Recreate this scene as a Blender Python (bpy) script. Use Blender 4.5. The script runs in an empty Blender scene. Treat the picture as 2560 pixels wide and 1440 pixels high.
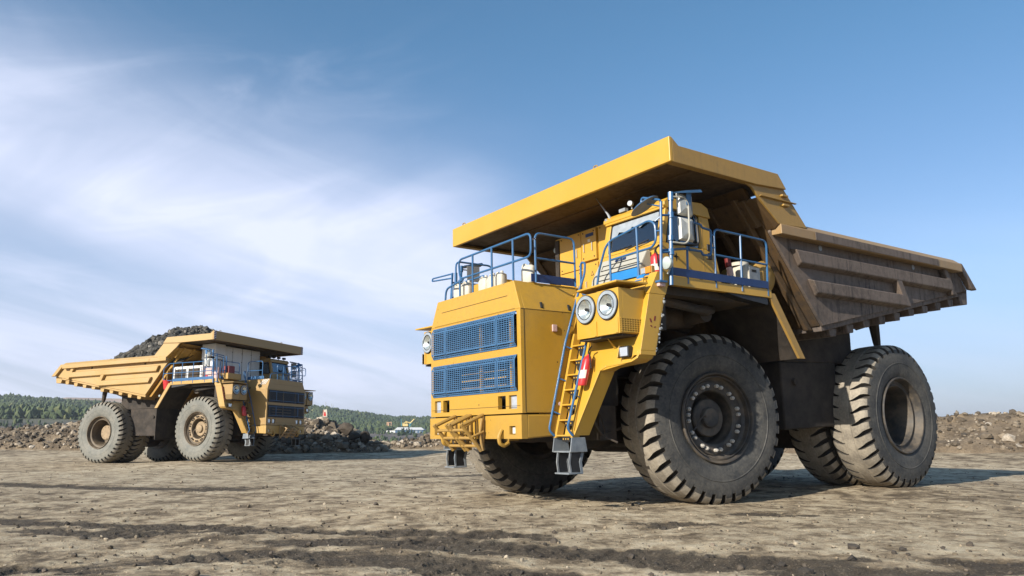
import bpy, bmesh, math, random
from math import sin, cos, pi, radians, sqrt, atan2, exp
from mathutils import Vector, Matrix, noise as mnoise

random.seed(7)
SC = bpy.context.scene
COL = SC.collection

# ------------------------------------------------------------------ helpers
def V(*a): return Vector(a)

def tag(o, label=None, cat=None, group=None, kind=None):
    if label: o['label'] = label
    if cat: o['category'] = cat
    if group: o['group'] = group
    if kind: o['kind'] = kind
    return o

def empty(name, loc=(0, 0, 0), rot=None):
    o = bpy.data.objects.new(name, None)
    COL.objects.link(o)
    o.location = loc
    if rot is not None: o.rotation_euler = rot
    o.empty_display_size = 0.3
    return o

class MB:
    """collects shapes and links them as one mesh object"""
    def __init__(s): s.v = []; s.f = []; s.m = []; s.s = []
    def add(s, vs, fs, mat=0, smooth=False):
        n = len(s.v); s.v += [tuple(p) for p in vs]
        for f in fs:
            s.f.append([i + n for i in f]); s.m.append(mat); s.s.append(smooth)
        return s
    def hexa(s, p, mat=0):      # p: 4 bottom (ccw from above), 4 top
        return s.add(p, [(3, 2, 1, 0), (4, 5, 6, 7), (0, 1, 5, 4), (1, 2, 6, 5), (2, 3, 7, 6), (3, 0, 4, 7)], mat)
    def box(s, x0, x1, y0, y1, z0, z1, mat=0):
        return s.hexa([(x0, y0, z0), (x1, y0, z0), (x1, y1, z0), (x0, y1, z0), (x0, y0, z1), (x1, y0, z1), (x1, y1, z1), (x0, y1, z1)], mat)
    def prism(s, poly, d, mat=0):   # extrude a planar 3d polygon by vector d
        n = len(poly); d = Vector(d); a = [Vector(p) for p in poly]; b = [p + d for p in a]
        nrm = Vector((0, 0, 0))
        for i in range(n): nrm += a[i].cross(a[(i + 1) % n])
        if nrm.dot(d) > 0: a.reverse(); b.reverse()
        return s.add(a + b, [list(range(n)), list(range(2 * n - 1, n - 1, -1))] + [((i + 1) % n, i, n + i, n + (i + 1) % n) for i in range(n)], mat)
    def tube(s, pts, r, mat=0, seg=8, closed=False, fillet=0.0, caps=True):
        P = [Vector(p) for p in pts]
        if fillet > 0:
            Q = []; n = len(P)
            for i, p in enumerate(P):
                if not closed and i in (0, n - 1): Q.append(p); continue
                a = P[(i - 1) % n]; b = P[(i + 1) % n]
                da = (a - p); db = (b - p)
                if da.length < 1e-6 or db.length < 1e-6 or da.angle(db) > 3.0: Q.append(p); continue
                k = min(fillet, da.length * .49, db.length * .49)
                A = p + da.normalized() * k; B = p + db.normalized() * k
                for j in range(5):
                    t = j / 4; Q.append(A * (1 - t) ** 2 + p * 2 * t * (1 - t) + B * t * t)
            P = Q
        n = len(P); vs = []; prev = None
        for i, p in enumerate(P):
            if closed: t = P[(i + 1) % n] - P[(i - 1) % n]
            else: t = P[min(i + 1, n - 1)] - P[max(i - 1, 0)]
            t.normalize()
            if prev is None:
                u = t.orthogonal().normalized()
            else:
                u = (prev - t * prev.dot(t))
                u = u.normalized() if u.length > 1e-6 else t.orthogonal().normalized()
            prev = u; w = t.cross(u)
            rr = r[i] if isinstance(r, (list, tuple)) else r
            for k in range(seg):
                a = 2 * pi * k / seg
                vs.append(p + (u * cos(a) + w * sin(a)) * rr)
        fs = []
        for i in range(n if closed else n - 1):
            j = (i + 1) % n
            for k in range(seg):
                l = (k + 1) % seg
                fs.append((i * seg + k, i * seg + l, j * seg + l, j * seg + k))
        s.add(vs, fs, mat, True)
        if caps and not closed:
            s.add(vs[:seg], [list(range(seg - 1, -1, -1))], mat); s.add(vs[-seg:], [list(range(seg))], mat)
        return s
    def cyl(s, a, b, r, mat=0, seg=16, r2=None):
        return s.tube([a, b], [r, r if r2 is None else r2], mat, seg)
    def lathe(s, prof, o=(0, 0, 0), ax='y', seg=48, mat=0, smooth=True, sgn=1):
        # prof: list of (axial, radius)
        n = len(prof); vs = []
        for (h, r) in prof:
            for k in range(seg):
                a = 2 * pi * k / seg; c, d = r * cos(a), r * sin(a); hh = h * sgn
                q = {'y': (c, hh, d), 'x': (hh, c, d), 'z': (c, d, hh)}[ax]
                vs.append((q[0] + o[0], q[1] + o[1], q[2] + o[2]))
        fs = []
        for i in range(n - 1):
            for k in range(seg):
                l = (k + 1) % seg
                f = (i * seg + k, (i + 1) * seg + k, (i + 1) * seg + l, i * seg + l)
                fs.append(f if sgn > 0 else f[::-1])
        return s.add(vs, fs, mat, smooth)
    def holes(s, y0, y1, z0, z1, x0, x1, rects, mat=0):
        """plate in the yz plane, x0 back, x1 front, with rectangular holes"""
        ys = sorted({y0, y1} | {r[0] for r in rects} | {r[1] for r in rects})
        zs = sorted({z0, z1} | {r[2] for r in rects} | {r[3] for r in rects})
        def inside(y, z): return y0 < y < y1 and z0 < z < z1 and not any(r[0] < y < r[1] and r[2] < z < r[3] for r in rects)
        for i in range(len(ys) - 1):
            for j in range(len(zs) - 1):
                a, b, c, d = ys[i], ys[i + 1], zs[j], zs[j + 1]
                my, mz = (a + b) / 2, (c + d) / 2
                if not inside(my, mz): continue
                s.add([(x1, a, c), (x1, b, c), (x1, b, d), (x1, a, d)], [(0, 1, 2, 3)], mat)
                for (qy, qz, pts) in ((my - (b - a), mz, ((a, c), (a, d))), (my + (b - a), mz, ((b, d), (b, c))), (my, mz - (d - c), ((b, c), (a, c))), (my, mz + (d - c), ((a, d), (b, d)))):
                    ny = a - 1e-4 if qy < a else b + 1e-4 if qy > b else my
                    nz = c - 1e-4 if qz < c else d + 1e-4 if qz > d else mz
                    if not inside(ny, nz):
                        (p, q), (r, t) = pts
                        s.add([(x1, p, q), (x1, r, t), (x0, r, t), (x0, p, q)], [(0, 1, 2, 3)], mat)
        return s
    def build(s, name, mats, parent=None, bevel=0.0, sharp=0.6, loc=None):
        me = bpy.data.meshes.new(name)
        me.from_pydata(s.v, [], s.f)
        for m in (mats if isinstance(mats, (list, tuple)) else [mats]): me.materials.append(m)
        me.polygons.foreach_set('material_index', s.m)
        me.polygons.foreach_set('use_smooth', s.s)
        me.update()
        if any(s.s):
            try: me.set_sharp_from_angle(angle=sharp)
            except Exception: pass
        o = bpy.data.objects.new(name, me); COL.objects.link(o)
        if parent: o.parent = parent
        if loc is not None: o.location = loc
        if bevel > 0:
            b = o.modifiers.new('bevel', 'BEVEL'); b.width = bevel; b.segments = 2; b.limit_method = 'ANGLE'; b.angle_limit = radians(38)
            b.use_clamp_overlap = True
        return o

# ------------------------------------------------------------------ node helpers
class NT:
    def __init__(s, tree): s.t = tree; s.n = tree.nodes; s.l = tree.links
    def node(s, typ, **kw):
        n = s.n.new(typ)
        for k, v in kw.items(): setattr(n, k, v)
        return n
    def put(s, sock, v):
        if isinstance(v, bpy.types.NodeSocket): s.l.new(v, sock)
        elif v is not None:
            if hasattr(sock.default_value, '__len__') and not hasattr(v, '__len__'): v = [v] * len(sock.default_value)
            if hasattr(v, '__len__') and len(sock.default_value) == 4 and len(v) == 3: v = (*v, 1)
            sock.default_value = v
    def math(s, op, a, b=None, c=None, clamp=False):
        n = s.node('ShaderNodeMath', operation=op, use_clamp=clamp)
        s.put(n.inputs[0], a)
        if b is not None: s.put(n.inputs[1], b)
        if c is not None: s.put(n.inputs[2], c)
        return n.outputs[0]
    def mix(s, f, a, b, blend='MIX'):
        n = s.node('ShaderNodeMix', data_type='RGBA', blend_type=blend)
        s.put(n.inputs[0], f); s.put(n.inputs[6], a); s.put(n.inputs[7], b)
        return n.outputs[2]
    def noise(s, vec, scale, detail=4, rough=.55, dist=0.0):
        n = s.node('ShaderNodeTexNoise'); s.put(n.inputs['Vector'], vec)
        n.inputs['Scale'].default_value = scale; n.inputs['Detail'].default_value = detail
        n.inputs['Roughness'].default_value = rough; n.inputs['Distortion'].default_value = dist
        return n.outputs['Fac']
    def ramp(s, f, lo, hi):
        n = s.node('ShaderNodeMapRange', interpolation_type='SMOOTHSTEP'); s.put(n.inputs[0], f)
        n.inputs[1].default_value = lo; n.inputs[2].default_value = hi
        return n.outputs[0]
    def mapping(s, vec, scale=(1, 1, 1), rot=(0, 0, 0)):
        n = s.node('ShaderNodeMapping'); s.put(n.inputs[0], vec)
        n.inputs['Scale'].default_value = scale; n.inputs['Rotation'].default_value = rot
        return n.outputs[0]

def material(name):
    m = bpy.data.materials.new(name); m.use_nodes = True
    t = NT(m.node_tree); bs = t.n['Principled BSDF']
    return m, t, bs

ALB = .78
def K(c): return tuple(x * ALB for x in c)

def simple(name, col, rough=.5, metal=0.0, var=.15, scale=6, bump=0.0, spec=None, dust=None, dust_amt=.0, dscale=1.5):
    col = K(col); dust = K(dust) if dust else None
    m, t, bs = material(name)
    co = t.node('ShaderNodeTexCoord').outputs['Object']
    n = t.noise(co, scale, 5, .6)
    c = t.mix(t.ramp(n, .3, .75), [x * (1 - var) for x in col], [min(1, x * (1 + var)) for x in col])
    r = rough
    if dust:
        d = t.math('MULTIPLY', t.ramp(t.noise(co, dscale, 6, .65), .38, .68), dust_amt)
        c = t.mix(d, c, dust); r = t.math('ADD', t.math('MULTIPLY', d, .35), rough)
    t.put(bs.inputs['Base Color'], c); t.put(bs.inputs['Roughness'], r); bs.inputs['Metallic'].default_value = metal
    if spec is not None: bs.inputs['Specular IOR Level'].default_value = spec
    if bump:
        b = t.node('ShaderNodeBump'); b.inputs['Strength'].default_value = bump; b.inputs['Distance'].default_value = .02
        t.put(b.inputs['Height'], t.noise(co, scale * 4, 5, .6)); t.l.new(b.outputs[0], bs.inputs['Normal'])
    return m

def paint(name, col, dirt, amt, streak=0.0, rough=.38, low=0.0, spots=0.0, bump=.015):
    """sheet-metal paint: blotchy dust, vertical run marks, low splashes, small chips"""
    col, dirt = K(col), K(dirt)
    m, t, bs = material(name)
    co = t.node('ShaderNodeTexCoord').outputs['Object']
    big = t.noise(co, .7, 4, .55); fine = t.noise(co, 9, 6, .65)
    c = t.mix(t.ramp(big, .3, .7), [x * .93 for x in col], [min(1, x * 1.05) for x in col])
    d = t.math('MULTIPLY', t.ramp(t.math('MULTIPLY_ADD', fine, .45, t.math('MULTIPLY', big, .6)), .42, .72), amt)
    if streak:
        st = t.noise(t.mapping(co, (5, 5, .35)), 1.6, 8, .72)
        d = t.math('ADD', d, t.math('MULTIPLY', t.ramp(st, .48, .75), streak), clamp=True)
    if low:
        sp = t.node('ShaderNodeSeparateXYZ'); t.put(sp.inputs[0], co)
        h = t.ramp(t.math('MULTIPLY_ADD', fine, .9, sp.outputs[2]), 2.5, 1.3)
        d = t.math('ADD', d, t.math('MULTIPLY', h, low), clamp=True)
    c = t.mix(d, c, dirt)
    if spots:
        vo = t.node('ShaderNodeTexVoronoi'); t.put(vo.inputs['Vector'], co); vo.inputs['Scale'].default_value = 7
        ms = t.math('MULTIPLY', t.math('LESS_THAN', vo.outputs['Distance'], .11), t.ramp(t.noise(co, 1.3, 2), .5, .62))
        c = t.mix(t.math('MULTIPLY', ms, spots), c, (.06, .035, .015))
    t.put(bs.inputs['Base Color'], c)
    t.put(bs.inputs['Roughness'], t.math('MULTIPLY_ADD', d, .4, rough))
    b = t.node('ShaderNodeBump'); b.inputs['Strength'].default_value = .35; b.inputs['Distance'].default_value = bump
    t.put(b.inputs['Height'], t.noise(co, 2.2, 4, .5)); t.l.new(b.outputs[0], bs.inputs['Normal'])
    return m

def rubber(name, col, dust, amt, scale=2.2):
    col, dust = K(col), K(dust)
    m, t, bs = material(name)
    co = t.node('ShaderNodeTexCoord').outputs['Object']
    n1 = t.noise(co, scale, 6, .68); n2 = t.noise(co, 22, 4, .6)
    d = t.math('MULTIPLY', t.ramp(t.math('MULTIPLY_ADD', n2, .35, t.math('MULTIPLY', n1, .7)), .36, .72), amt)
    t.put(bs.inputs['Base Color'], t.mix(d, col, dust)); bs.inputs['Roughness'].default_value = .72
    b = t.node('ShaderNodeBump'); b.inputs['Strength'].default_value = .5; b.inputs['Distance'].default_value = .012
    t.put(b.inputs['Height'], t.math('ADD', n2, t.math('MULTIPLY', n1, 1.5))); t.l.new(b.outputs[0], bs.inputs['Normal'])
    return m

M = {}
DUST = (.36, .30, .21)
M['yellow'] = paint('yellow_paint', (.60, .345, .036), (.44, .29, .095), .30, 0.10, .33, low=.30)
M['yellow_spot'] = paint('yellow_paint_chipped', (.565, .322, .036), (.30, .19, .06), .38, 0.14, .36, low=.35, spots=.9)
M['canopy_in'] = paint('soiled_shaded_paint', (.115, .072, .030), (.042, .030, .02), .8, .35, .7)  # soiled canopy underside, its shade mixed into the brown as well
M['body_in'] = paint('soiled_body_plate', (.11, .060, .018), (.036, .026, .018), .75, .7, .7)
M['body'] = paint('weathered_body_paint', (.165, .125, .098), (.058, .050, .048), .75, 1.0, .6)
M['body_top'] = paint('dusty_body_paint', (.36, .23, .10), (.28, .225, .155), .7, .35, .5)
M['canopy_side'] = paint('dusty_yellow_paint', (.42, .25, .055), (.26, .175, .08), .6, .4, .45)
M['black_dirt'] = simple('soiled_black_steel', (.040, .031, .024), .85, 0, .5, 3, .5)
M['frame'] = simple('dusty_dark_steel', (.035, .030, .026), .75, 0, .4, 4, .3, dust=(.15, .10, .06), dust_amt=.4)
M['blue'] = simple('blue_rail_paint', (.035, .13, .29), .35, 0, .12, 5)
M['blue_dark'] = simple('dark_blue_board', (.012, .035, .13), .42, 0, .12, 5)
M['blue_bright'] = simple('bright_blue_board', (.02, .21, .56), .4, 0, .08, 4)
M['blue_grille'] = simple('grille_blue_paint', (.048, .135, .27), .4, 0, .12, 5)
M['grille_dark'] = simple('dark_blue_mesh', (.006, .010, .022), .45, 0, .2, 5)
M['black'] = simple('black_recess', (.008, .008, .008), .8)
M['blackrub'] = simple('black_rubber_seal', (.015, .015, .016), .5)
M['white'] = simple('white_plastic', (.62, .59, .50), .45, 0, .08, 5, dust=(.45, .38, .28), dust_amt=.5, dscale=4)
M['whitepaint'] = paint('white_cabinet_paint', (.82, .82, .80), (.45, .42, .36), .3, .15, .45)
M['grey'] = paint('light_grey_panel', (.46, .45, .39), (.36, .33, .27), .3, .08, .42)
M['steel'] = simple('galvanised_steel', (.42, .45, .48), .42, .3, .15, 4)
M['step'] = simple('grey_blue_step_paint', (.20, .24, .28), .5, .1, .2, 6, dust=(.36, .31, .24), dust_amt=.4)
M['red'] = simple('red_paint', (.58, .035, .04), .32, 0, .08, 4)
M['label'] = simple('paper_label', (.75, .70, .60), .6)
M['pink'] = simple('pink_paint', (.66, .45, .42), .5)
M['orange'] = simple('orange_lens', (.85, .26, .02), .25)
M['lens'] = simple('lamp_glass', (.46, .52, .50), .10, 0, .05, 8)
M['lensrim'] = simple('lamp_rim', (.34, .39, .44), .3)
M['bowl'] = simple('lamp_bowl', (.80, .86, .84), .22, .75, .05, 10)
M['reflector'] = simple('lamp_reflector', (.75, .78, .82), .18, .6, .05, 10)
M['rail_white'] = simple('pale_rail_paint', (.36, .44, .50), .4)
M['bag'] = simple('dark_red_plate', (.20, .02, .02), .6)
# glass: tinted pane with a sky reflection
m, t, bs = material('tinted_glass')
for n in list(t.n): t.n.remove(n)
out = t.node('ShaderNodeOutputMaterial'); tr = t.node('ShaderNodeBsdfTransparent'); tr.inputs[0].default_value = (.42, .55, .62, 1)
gl = t.node('ShaderNodeBsdfGlossy'); gl.inputs[0].default_value = (.85, .92, 1, 1); gl.inputs['Roughness'].default_value = .03
fr = t.node('ShaderNodeFresnel'); fr.inputs[0].default_value = 1.7; mx = t.node('ShaderNodeMixShader')
t.l.new(t.math('ADD', fr.outputs[0], .10), mx.inputs[0]); t.l.new(tr.outputs[0], mx.inputs[1]); t.l.new(gl.outputs[0], mx.inputs[2]); t.l.new(mx.outputs[0], out.inputs[0])
M['glass'] = m
M['mirror_back'] = simple('pale_mirror_shell', (.62, .62, .57), .4)
M['mirror_dim'] = simple('mirror_shell_shade', (.24, .26, .27), .4)  # darker copy of the shell colour: pyramid shading painted on its side facets
# rubber and rims: the near truck worn and dark, the far one dusty
M['tread'] = rubber('dusty_tread', (.20, .175, .14), (.42, .37, .29), .95)
M['side'] = rubber('black_sidewall', (.030, .032, .034), (.145, .135, .115), .7)
M['rim'] = simple('dusty_black_rim', (.045, .042, .04), .6, 0, .3, 5, dust=(.30, .23, .15), dust_amt=.35, dscale=3)
M['groove'] = simple('shaded_tread_groove', (.045, .040, .034), .9)  # less dusty rubber, with the shade of the grooves put into the colour
M['bolt'] = simple('pale_wheel_bolt', (.66, .62, .55), .5, .2)
M['tread_b'] = rubber('pale_dusty_tread', (.17, .155, .125), (.32, .285, .225), .8)
M['side_b'] = rubber('pale_dusty_sidewall', (.13, .135, .12), (.27, .255, .215), .85)
M['rim_b'] = simple('dusty_brown_rim', (.15, .115, .075), .6, 0, .3, 5)
M['hub_b'] = simple('dusty_tan_hub', (.33, .24, .14), .6, 0, .2, 5)
M['yellow_b'] = paint('faded_yellow_paint', (.49, .295, .07), (.43, .305, .15), .55, .15, .45)
M['front_b'] = paint('faded_front_paint', (.40, .245, .075), (.34, .235, .13), .5, .15, .45)
M['body_b'] = paint('dusty_yellow_body', (.50, .315, .105), (.43, .325, .20), .5, .25, .5)
M['body_in_b'] = paint('yellow_inner_plate', (.48, .25, .025), (.24, .14, .05), .6, .5, .6)
M['stripe_dark'] = simple('warning_stripe', (.10, .06, .12), .6)
M['stripe_white'] = simple('white_stripe', (.75, .70, .66), .6)
# ------------------------------------------------------------------ wheels
R_T = 1.53
def tyre_mesh():
    mb = MB(); N = 38; pitch = 2 * pi / N
    # y, radius, groove depth, groove half width, groove shift (fractions of a pitch)
    half = [(.012, 1.530, .0, .02, 0), (.098, 1.529, .004, .02, .03), (.110, 1.528, .012, .02, .04), (.116, 1.528, .024, .02, .05), (.128, 1.527, .03, .05, .06),
            (.20, 1.524, .08, .10, .13), (.28, 1.519, .12, .15, .27), (.345, 1.510, .135, .185, .42), (.40, 1.470, .13, .20, .50), (.445, 1.405, .10, .205, .55), (.459, 1.345, .045, .19, .56), (.463, 1.305, .0, .18, .56)]
    rows = [(-y, r, d, w, s + .5) for (y, r, d, w, s) in reversed(half)] + half
    nc = 8; vs = []
    for (y, r, d, w, sh) in rows:
        circ = .02 if abs(abs(y) - .113) < .004 else 0
        for i in range(N):
            us = [(-w, 0), (-w * .8, 1), (w * .8, 1), (w, 0)] + [(w + (1 - 2 * w) * k / 5, 0) for k in range(1, 5)]
            for (u, dp) in us:
                a = (i + u + sh) * pitch; rr = r - (d if dp else 0) - circ
                vs.append((rr * cos(a), y, rr * sin(a)))
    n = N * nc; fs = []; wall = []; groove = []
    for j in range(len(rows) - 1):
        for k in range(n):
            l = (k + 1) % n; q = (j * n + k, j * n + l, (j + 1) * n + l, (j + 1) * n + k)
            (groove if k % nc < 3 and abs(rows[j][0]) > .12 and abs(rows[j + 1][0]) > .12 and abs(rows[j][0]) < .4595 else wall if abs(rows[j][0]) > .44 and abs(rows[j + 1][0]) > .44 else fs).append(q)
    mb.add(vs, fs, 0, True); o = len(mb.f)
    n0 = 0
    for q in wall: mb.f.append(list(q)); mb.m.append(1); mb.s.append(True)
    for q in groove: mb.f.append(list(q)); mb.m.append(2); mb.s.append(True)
    for sg in (1, -1):
        mb.lathe([(.455, 1.34), (.464, 1.295), (.470, 1.24), (.476, 1.16), (.474, 1.125), (.482, 1.118), (.482, 1.108), (.474, 1.10), (.468, 1.02), (.452, .93), (.432, .87), (.415, .835), (.40, .80), (.2, .78)], sgn=sg, seg=96, mat=1)
    return mb

def make_wheels(root, st, tm, sm, rm, hubm, boltm, cover):
    """six wheels; a wheel is its rim with tyre, hub and bolts as sub-parts"""
    tb = tyre_mesh()
    fr = MB()
    fr.lathe([(.36, .80), (.44, .815), (.462, .80), (.455, .775), (.41, .755), (.30, .735), (.26, .69), (.255, .665), (.275, .655), (.275, .50), (.25, .475), (-.10, .45), (-.10, .30)], seg=64)
    fr.lathe([(.20, .78), (-.40, .78), (-.44, .80), (-.44, .70), (-.10, .45)], seg=48)
    fr.lathe([(.425, .735), (.432, .725), (.425, .715), (.40, .725)], seg=64); fr.lathe([(.276, .655), (.282, .64), (.282, .51), (.276, .495)], seg=64, mat=1)
    hb = MB(); hb.lathe([(-.10, .345), (.14, .345), (.165, .325), (.165, .19), (.235, .175), (.25, .15), (.25, 0)], seg=48)
    hb.tube([(.12, .25, .02), (.2, .30, .05), (.32, .33, -.02), (.40, .31, -.16), (.47, .29, -.22)], .012, seg=6)
    bt = MB(); bt.cyl((0, .26, 0), (0, .335, 0), .034, seg=7); bt.cyl((0, .335, 0), (0, .36, 0), .017, seg=6)
    bolts = [(.575 * cos(2 * pi * (k + .5) / 34), .575 * sin(2 * pi * (k + .5) / 34)) for k in range(34) if k % 3 != 2]
    rr = MB()
    rr.lathe([(.36, .80), (.44, .815), (.462, .80), (.455, .775), (.36, .75), (.30, .735), (.29, .66), (.315, .65), (.315, .63), (.28, .615), (-.30, .60), (-.30, 0)], seg=64)
    rr.lathe([(.20, .78), (-.40, .78), (-.44, .80), (-.44, .70), (-.30, .6)], seg=48)
    dc = MB(); dc.lathe([(-.30, .36), (-.02, .36), (0, .33), (0, 0)], seg=48)
    for a in range(10): dc.cyl((.29 * cos(a * pi / 5), 0, .29 * sin(a * pi / 5)), (.29 * cos(a * pi / 5), .02, .29 * sin(a * pi / 5)), .02, seg=6)
    proto = {}
    def wheel(kind, x, y, face, turn, spin):
        src = proto.get(kind)
        if src is None:
            w = (fr if kind == 'f' else rr).build('wheel', [rm, hubm], root, sharp=.5)
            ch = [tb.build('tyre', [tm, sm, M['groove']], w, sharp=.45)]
            if kind == 'f': ch[0].scale = (1, 1.11, 1); ch[0].location = (0, -.045, 0)
            if kind == 'f':
                ch.append(hb.build('hub_cap', [hubm], w, sharp=.5)); b0 = bt.build('wheel_bolt', [boltm], w)
                for i, (c, d) in enumerate(bolts):
                    q = b0 if i == 0 else b0.copy()
                    if i: COL.objects.link(q); q.parent = w
                    q.location = (c, 0, d); ch.append(q)
            elif cover: ch.append(dc.build('hub_cap', [hubm], w, sharp=.5))
            proto[kind] = (w, ch)
        else:
            w = src[0].copy(); COL.objects.link(w); w.parent = root
            for c in src[1]:
                d = c.copy(); COL.objects.link(d); d.parent = w
        w.location = (x, y, 1.507); w.rotation_mode = 'XYZ'
        w.rotation_euler = Matrix.Rotation(turn + (0 if face > 0 else pi), 4, 'Z').to_euler() if not spin else (Matrix.Rotation(turn + (0 if face > 0 else pi), 4, 'Z') @ Matrix.Rotation(spin, 4, 'Y')).to_euler()
    wheel('f', -.075, 1.966, 1, st, 0)
    wheel('f', .72, -2.36, -1, st, .4)
    for s in (1, -1):
        wheel('r', -5.41, s * 2.44, s, 0, .3 + s)
        wheel('r', -5.41, s * 1.43, s, 0, 1.1 + s)

def text_part(txt, name, size, mat, parent, loc, rot, depth=.004):
    cu = bpy.data.curves.new(name, 'FONT'); cu.body = txt; cu.size = size; cu.extrude = depth; cu.align_x = 'CENTER'; cu.align_y = 'CENTER'
    tmp = bpy.data.objects.new(name, cu); COL.objects.link(tmp); bpy.context.view_layer.update()
    me = bpy.data.meshes.new_from_object(tmp.evaluated_get(bpy.context.evaluated_depsgraph_get())); bpy.data.objects.remove(tmp); bpy.data.curves.remove(cu)
    me.materials.clear(); me.materials.append(mat); o = bpy.data.objects.new(name, me); COL.objects.link(o); o.parent = parent; o.location = loc; o.rotation_euler = rot
    return o

# ------------------------------------------------------------------ the truck
def make_truck(name, far=False, steer=-.166):
    root = empty(name)
    Y = M['yellow_b'] if far else M['yellow']
    YF = M['front_b'] if far else M['yellow']
    YS = M['yellow_b'] if far else M['yellow_spot']
    BODY = M['body_b'] if far else M['body']
    CS = M['body_b'] if far else M['canopy_side']
    BIN = M['body_in_b'] if far else M['body_in']
    RAIL = M['blue']
    def part(mb, nm, mats, parent=root, bevel=0.0, **k): return mb.build(nm, mats, parent, bevel, **k)

    make_wheels(root, steer, M['tread_b' if far else 'tread'], M['side_b' if far else 'side'], M['rim_b' if far else 'rim'], M['hub_b' if far else 'rim'], M['frame'] if far else M['bolt'], far)

    # --- chassis
    c = MB()
    for s in (1, -1):
        c.prism([(3.3, s * .62, 1.15), (3.3, s * .62, 1.75), (-1.5, s * .62, 1.85), (-2.5, s * .62, 2.3), (-6.3, s * .62, 2.35), (-6.5, s * .62, 1.9), (-2.8, s * .62, 1.35), (-1.2, s * .62, 1.05)], (0, -s * .22, 0))
        c.cyl((-.05, s * 1.15, 1.0), (-.2, s * 1.05, 2.9), .2, seg=16); c.cyl((-.05, s * 1.15, 1.0), (-.1, s * 1.12, 1.9), .26, seg=16)
        c.cyl((-5.9, s * .75, 1.6), (-6.2, s * .7, 2.6), .17, seg=12)
    for x in (2.9, 1.2, -1.4, -3.4, -6.1): c.cyl((x, -.6, 1.6 if x > -2 else 2.0), (x, .6, 1.6 if x > -2 else 2.0), .2, seg=12)
    c.box(-1.0, 2.6, -.5, .5, 1.2, 3.5)
    c.box(1.4, 2.35, -1.32, 1.32, 1.75, 3.55)
    c.box(-.9, 1.4, -1.0, 1.0, 2.3, 3.5)
    for s in (1, -1): c.box(1.6, 2.0, s * 1.2 - .25, s * 1.2 + .25, 1.15, 1.75)
    c.tube([(2.6, -1.3, 1.35), (1.2, -1.2, 1.15), (0, -1.1, 1.2)], .06); c.tube([(2.4, 1.5, 2.4), (2.3, 1.55, 1.6), (2.0, 1.5, 1.25), (1.4, 1.35, 1.35)], .025); c.tube([(2.2, 1.2, 2.2), (2.15, 1.7, 1.5), (2.25, 1.9, 1.2), (2.1, 2.0, 1.12)], .02)
    part(c, 'chassis_frame', M['frame'], bevel=.015)
    a = MB(); a.cyl((0, -1.6, 1.45), (0, 1.6, 1.45), .24, seg=20); a.prism([(.25, -1.5, 1.1), (.25, 1.5, 1.1), (.25, .7, .88), (.25, -.7, .88)], (-.5, 0, 0))
    a.box(-.25, .25, -1.5, 1.5, 1.1, 1.4); a.cyl((.9, -1.3, 1.05), (.9, 1.3, 1.05), .05, seg=8); a.cyl((1.6, .45, 1.1), (-.9, .5, 1.25), .13, seg=12); a.cyl((1.6, -.45, 1.1), (-.9, -.5, 1.25), .13, seg=12)
    part(a, 'front_axle', M['frame'], bevel=.02)
    a = MB(); a.lathe([(-2.0, .42), (-.75, .45), (-.6, .72), (.6, .72), (.75, .45), (2.0, .42)], (-5.41, 0, 1.507), seg=28)
    part(a, 'rear_axle', M['frame'])
    for s in (1, -1):
        h = MB(); h.cyl((-2.9, s * 1.0, 1.5), (-3.3, s * .95, 2.8), .2, seg=16); h.cyl((-3.3, s * .95, 2.8), (-3.6, s * .9, 3.6), .13, seg=14)
        part(h, 'hoist_cylinder', M['frame'])
        b = MB()
        b.prism([(-2.4, s * 2.2, 3.3), (-4.85, s * 2.2, 3.75), (-4.8, s * 2.2, 2.63), (-2.35, s * 2.2, 2.6)], (0, -s * 1.25, 0))
        b.prism([(-2.2, s * 2.2, 2.6), (-4.15, s * 2.2, 2.63), (-3.95, s * 2.2, 1.3), (-2.2, s * 2.2, 1.25)], (0, -s * 1.25, 0))
        b.cyl((-2.6, s * 2.2, 2.2), (-2.6, s * 2.26, 2.2), .07, seg=10)
        part(b, 'fuel_tank', M['black_dirt'], bevel=.03)

    # --- radiator hood
    h = MB()
    lights = [(s * c_ - .115, s * c_ + .115, 1.70, 1.92) for s in (1, -1) for c_ in (1.24, .92)]
    grs = [(-1.395, 1.395, 2.71, 3.305), (-1.395, 1.395, 1.985, 2.58)]
    h.holes(-1.5, 1.5, 1.625, 3.335, 3.60, 3.68, grs + lights)
    h.prism([(3.68, 1.5, 3.335), (3.68, -1.5, 3.335), (3.655, -1.29, 3.84), (3.655, 1.29, 3.84)], (-.08, 0, 0))
    h.prism([(2.3, 1.5, 1.625), (2.3, 1.5, 3.335), (2.3, 1.29, 3.84), (2.3, 1.25, 3.84), (2.3, 1.44, 3.33), (2.3, 1.44, 1.625)], (1.3, 0, 0))
    h.prism([(2.3, -1.5, 1.625), (2.3, -1.5, 3.335), (2.3, -1.29, 3.84), (2.3, -1.25, 3.84), (2.3, -1.44, 3.33), (2.3, -1.44, 1.625)], (1.3, 0, 0))
    h.box(.4, 3.60, -1.25, 1.25, 3.79, 3.838)
    h.box(2.3, 3.6, -1.44, 1.44, 1.63, 1.68)
    hood = part(h, 'radiator_hood', YF if far else YS, bevel=.012)
    if far:
        for p in []: pass
    k = MB(); k.box(3.30, 3.34, -1.44, 1.44, 1.68, 3.34)
    for s in (1, -1):
        for x_ in (2.62, 3.22): k2 = MB(); k2.tube([(x_, s * 1.478, 3.37), (x_ - .012, s * 1.44, 3.47)], .028, seg=8); part(k2, 'hood_slot', M['black'], hood)
    part(k, 'radiator_core', M['black'], hood)
    k = MB()
    for y in (.0, .95): k.box(3.46, 3.5, y - .03, y + .03, 1.7, 3.33)
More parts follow.
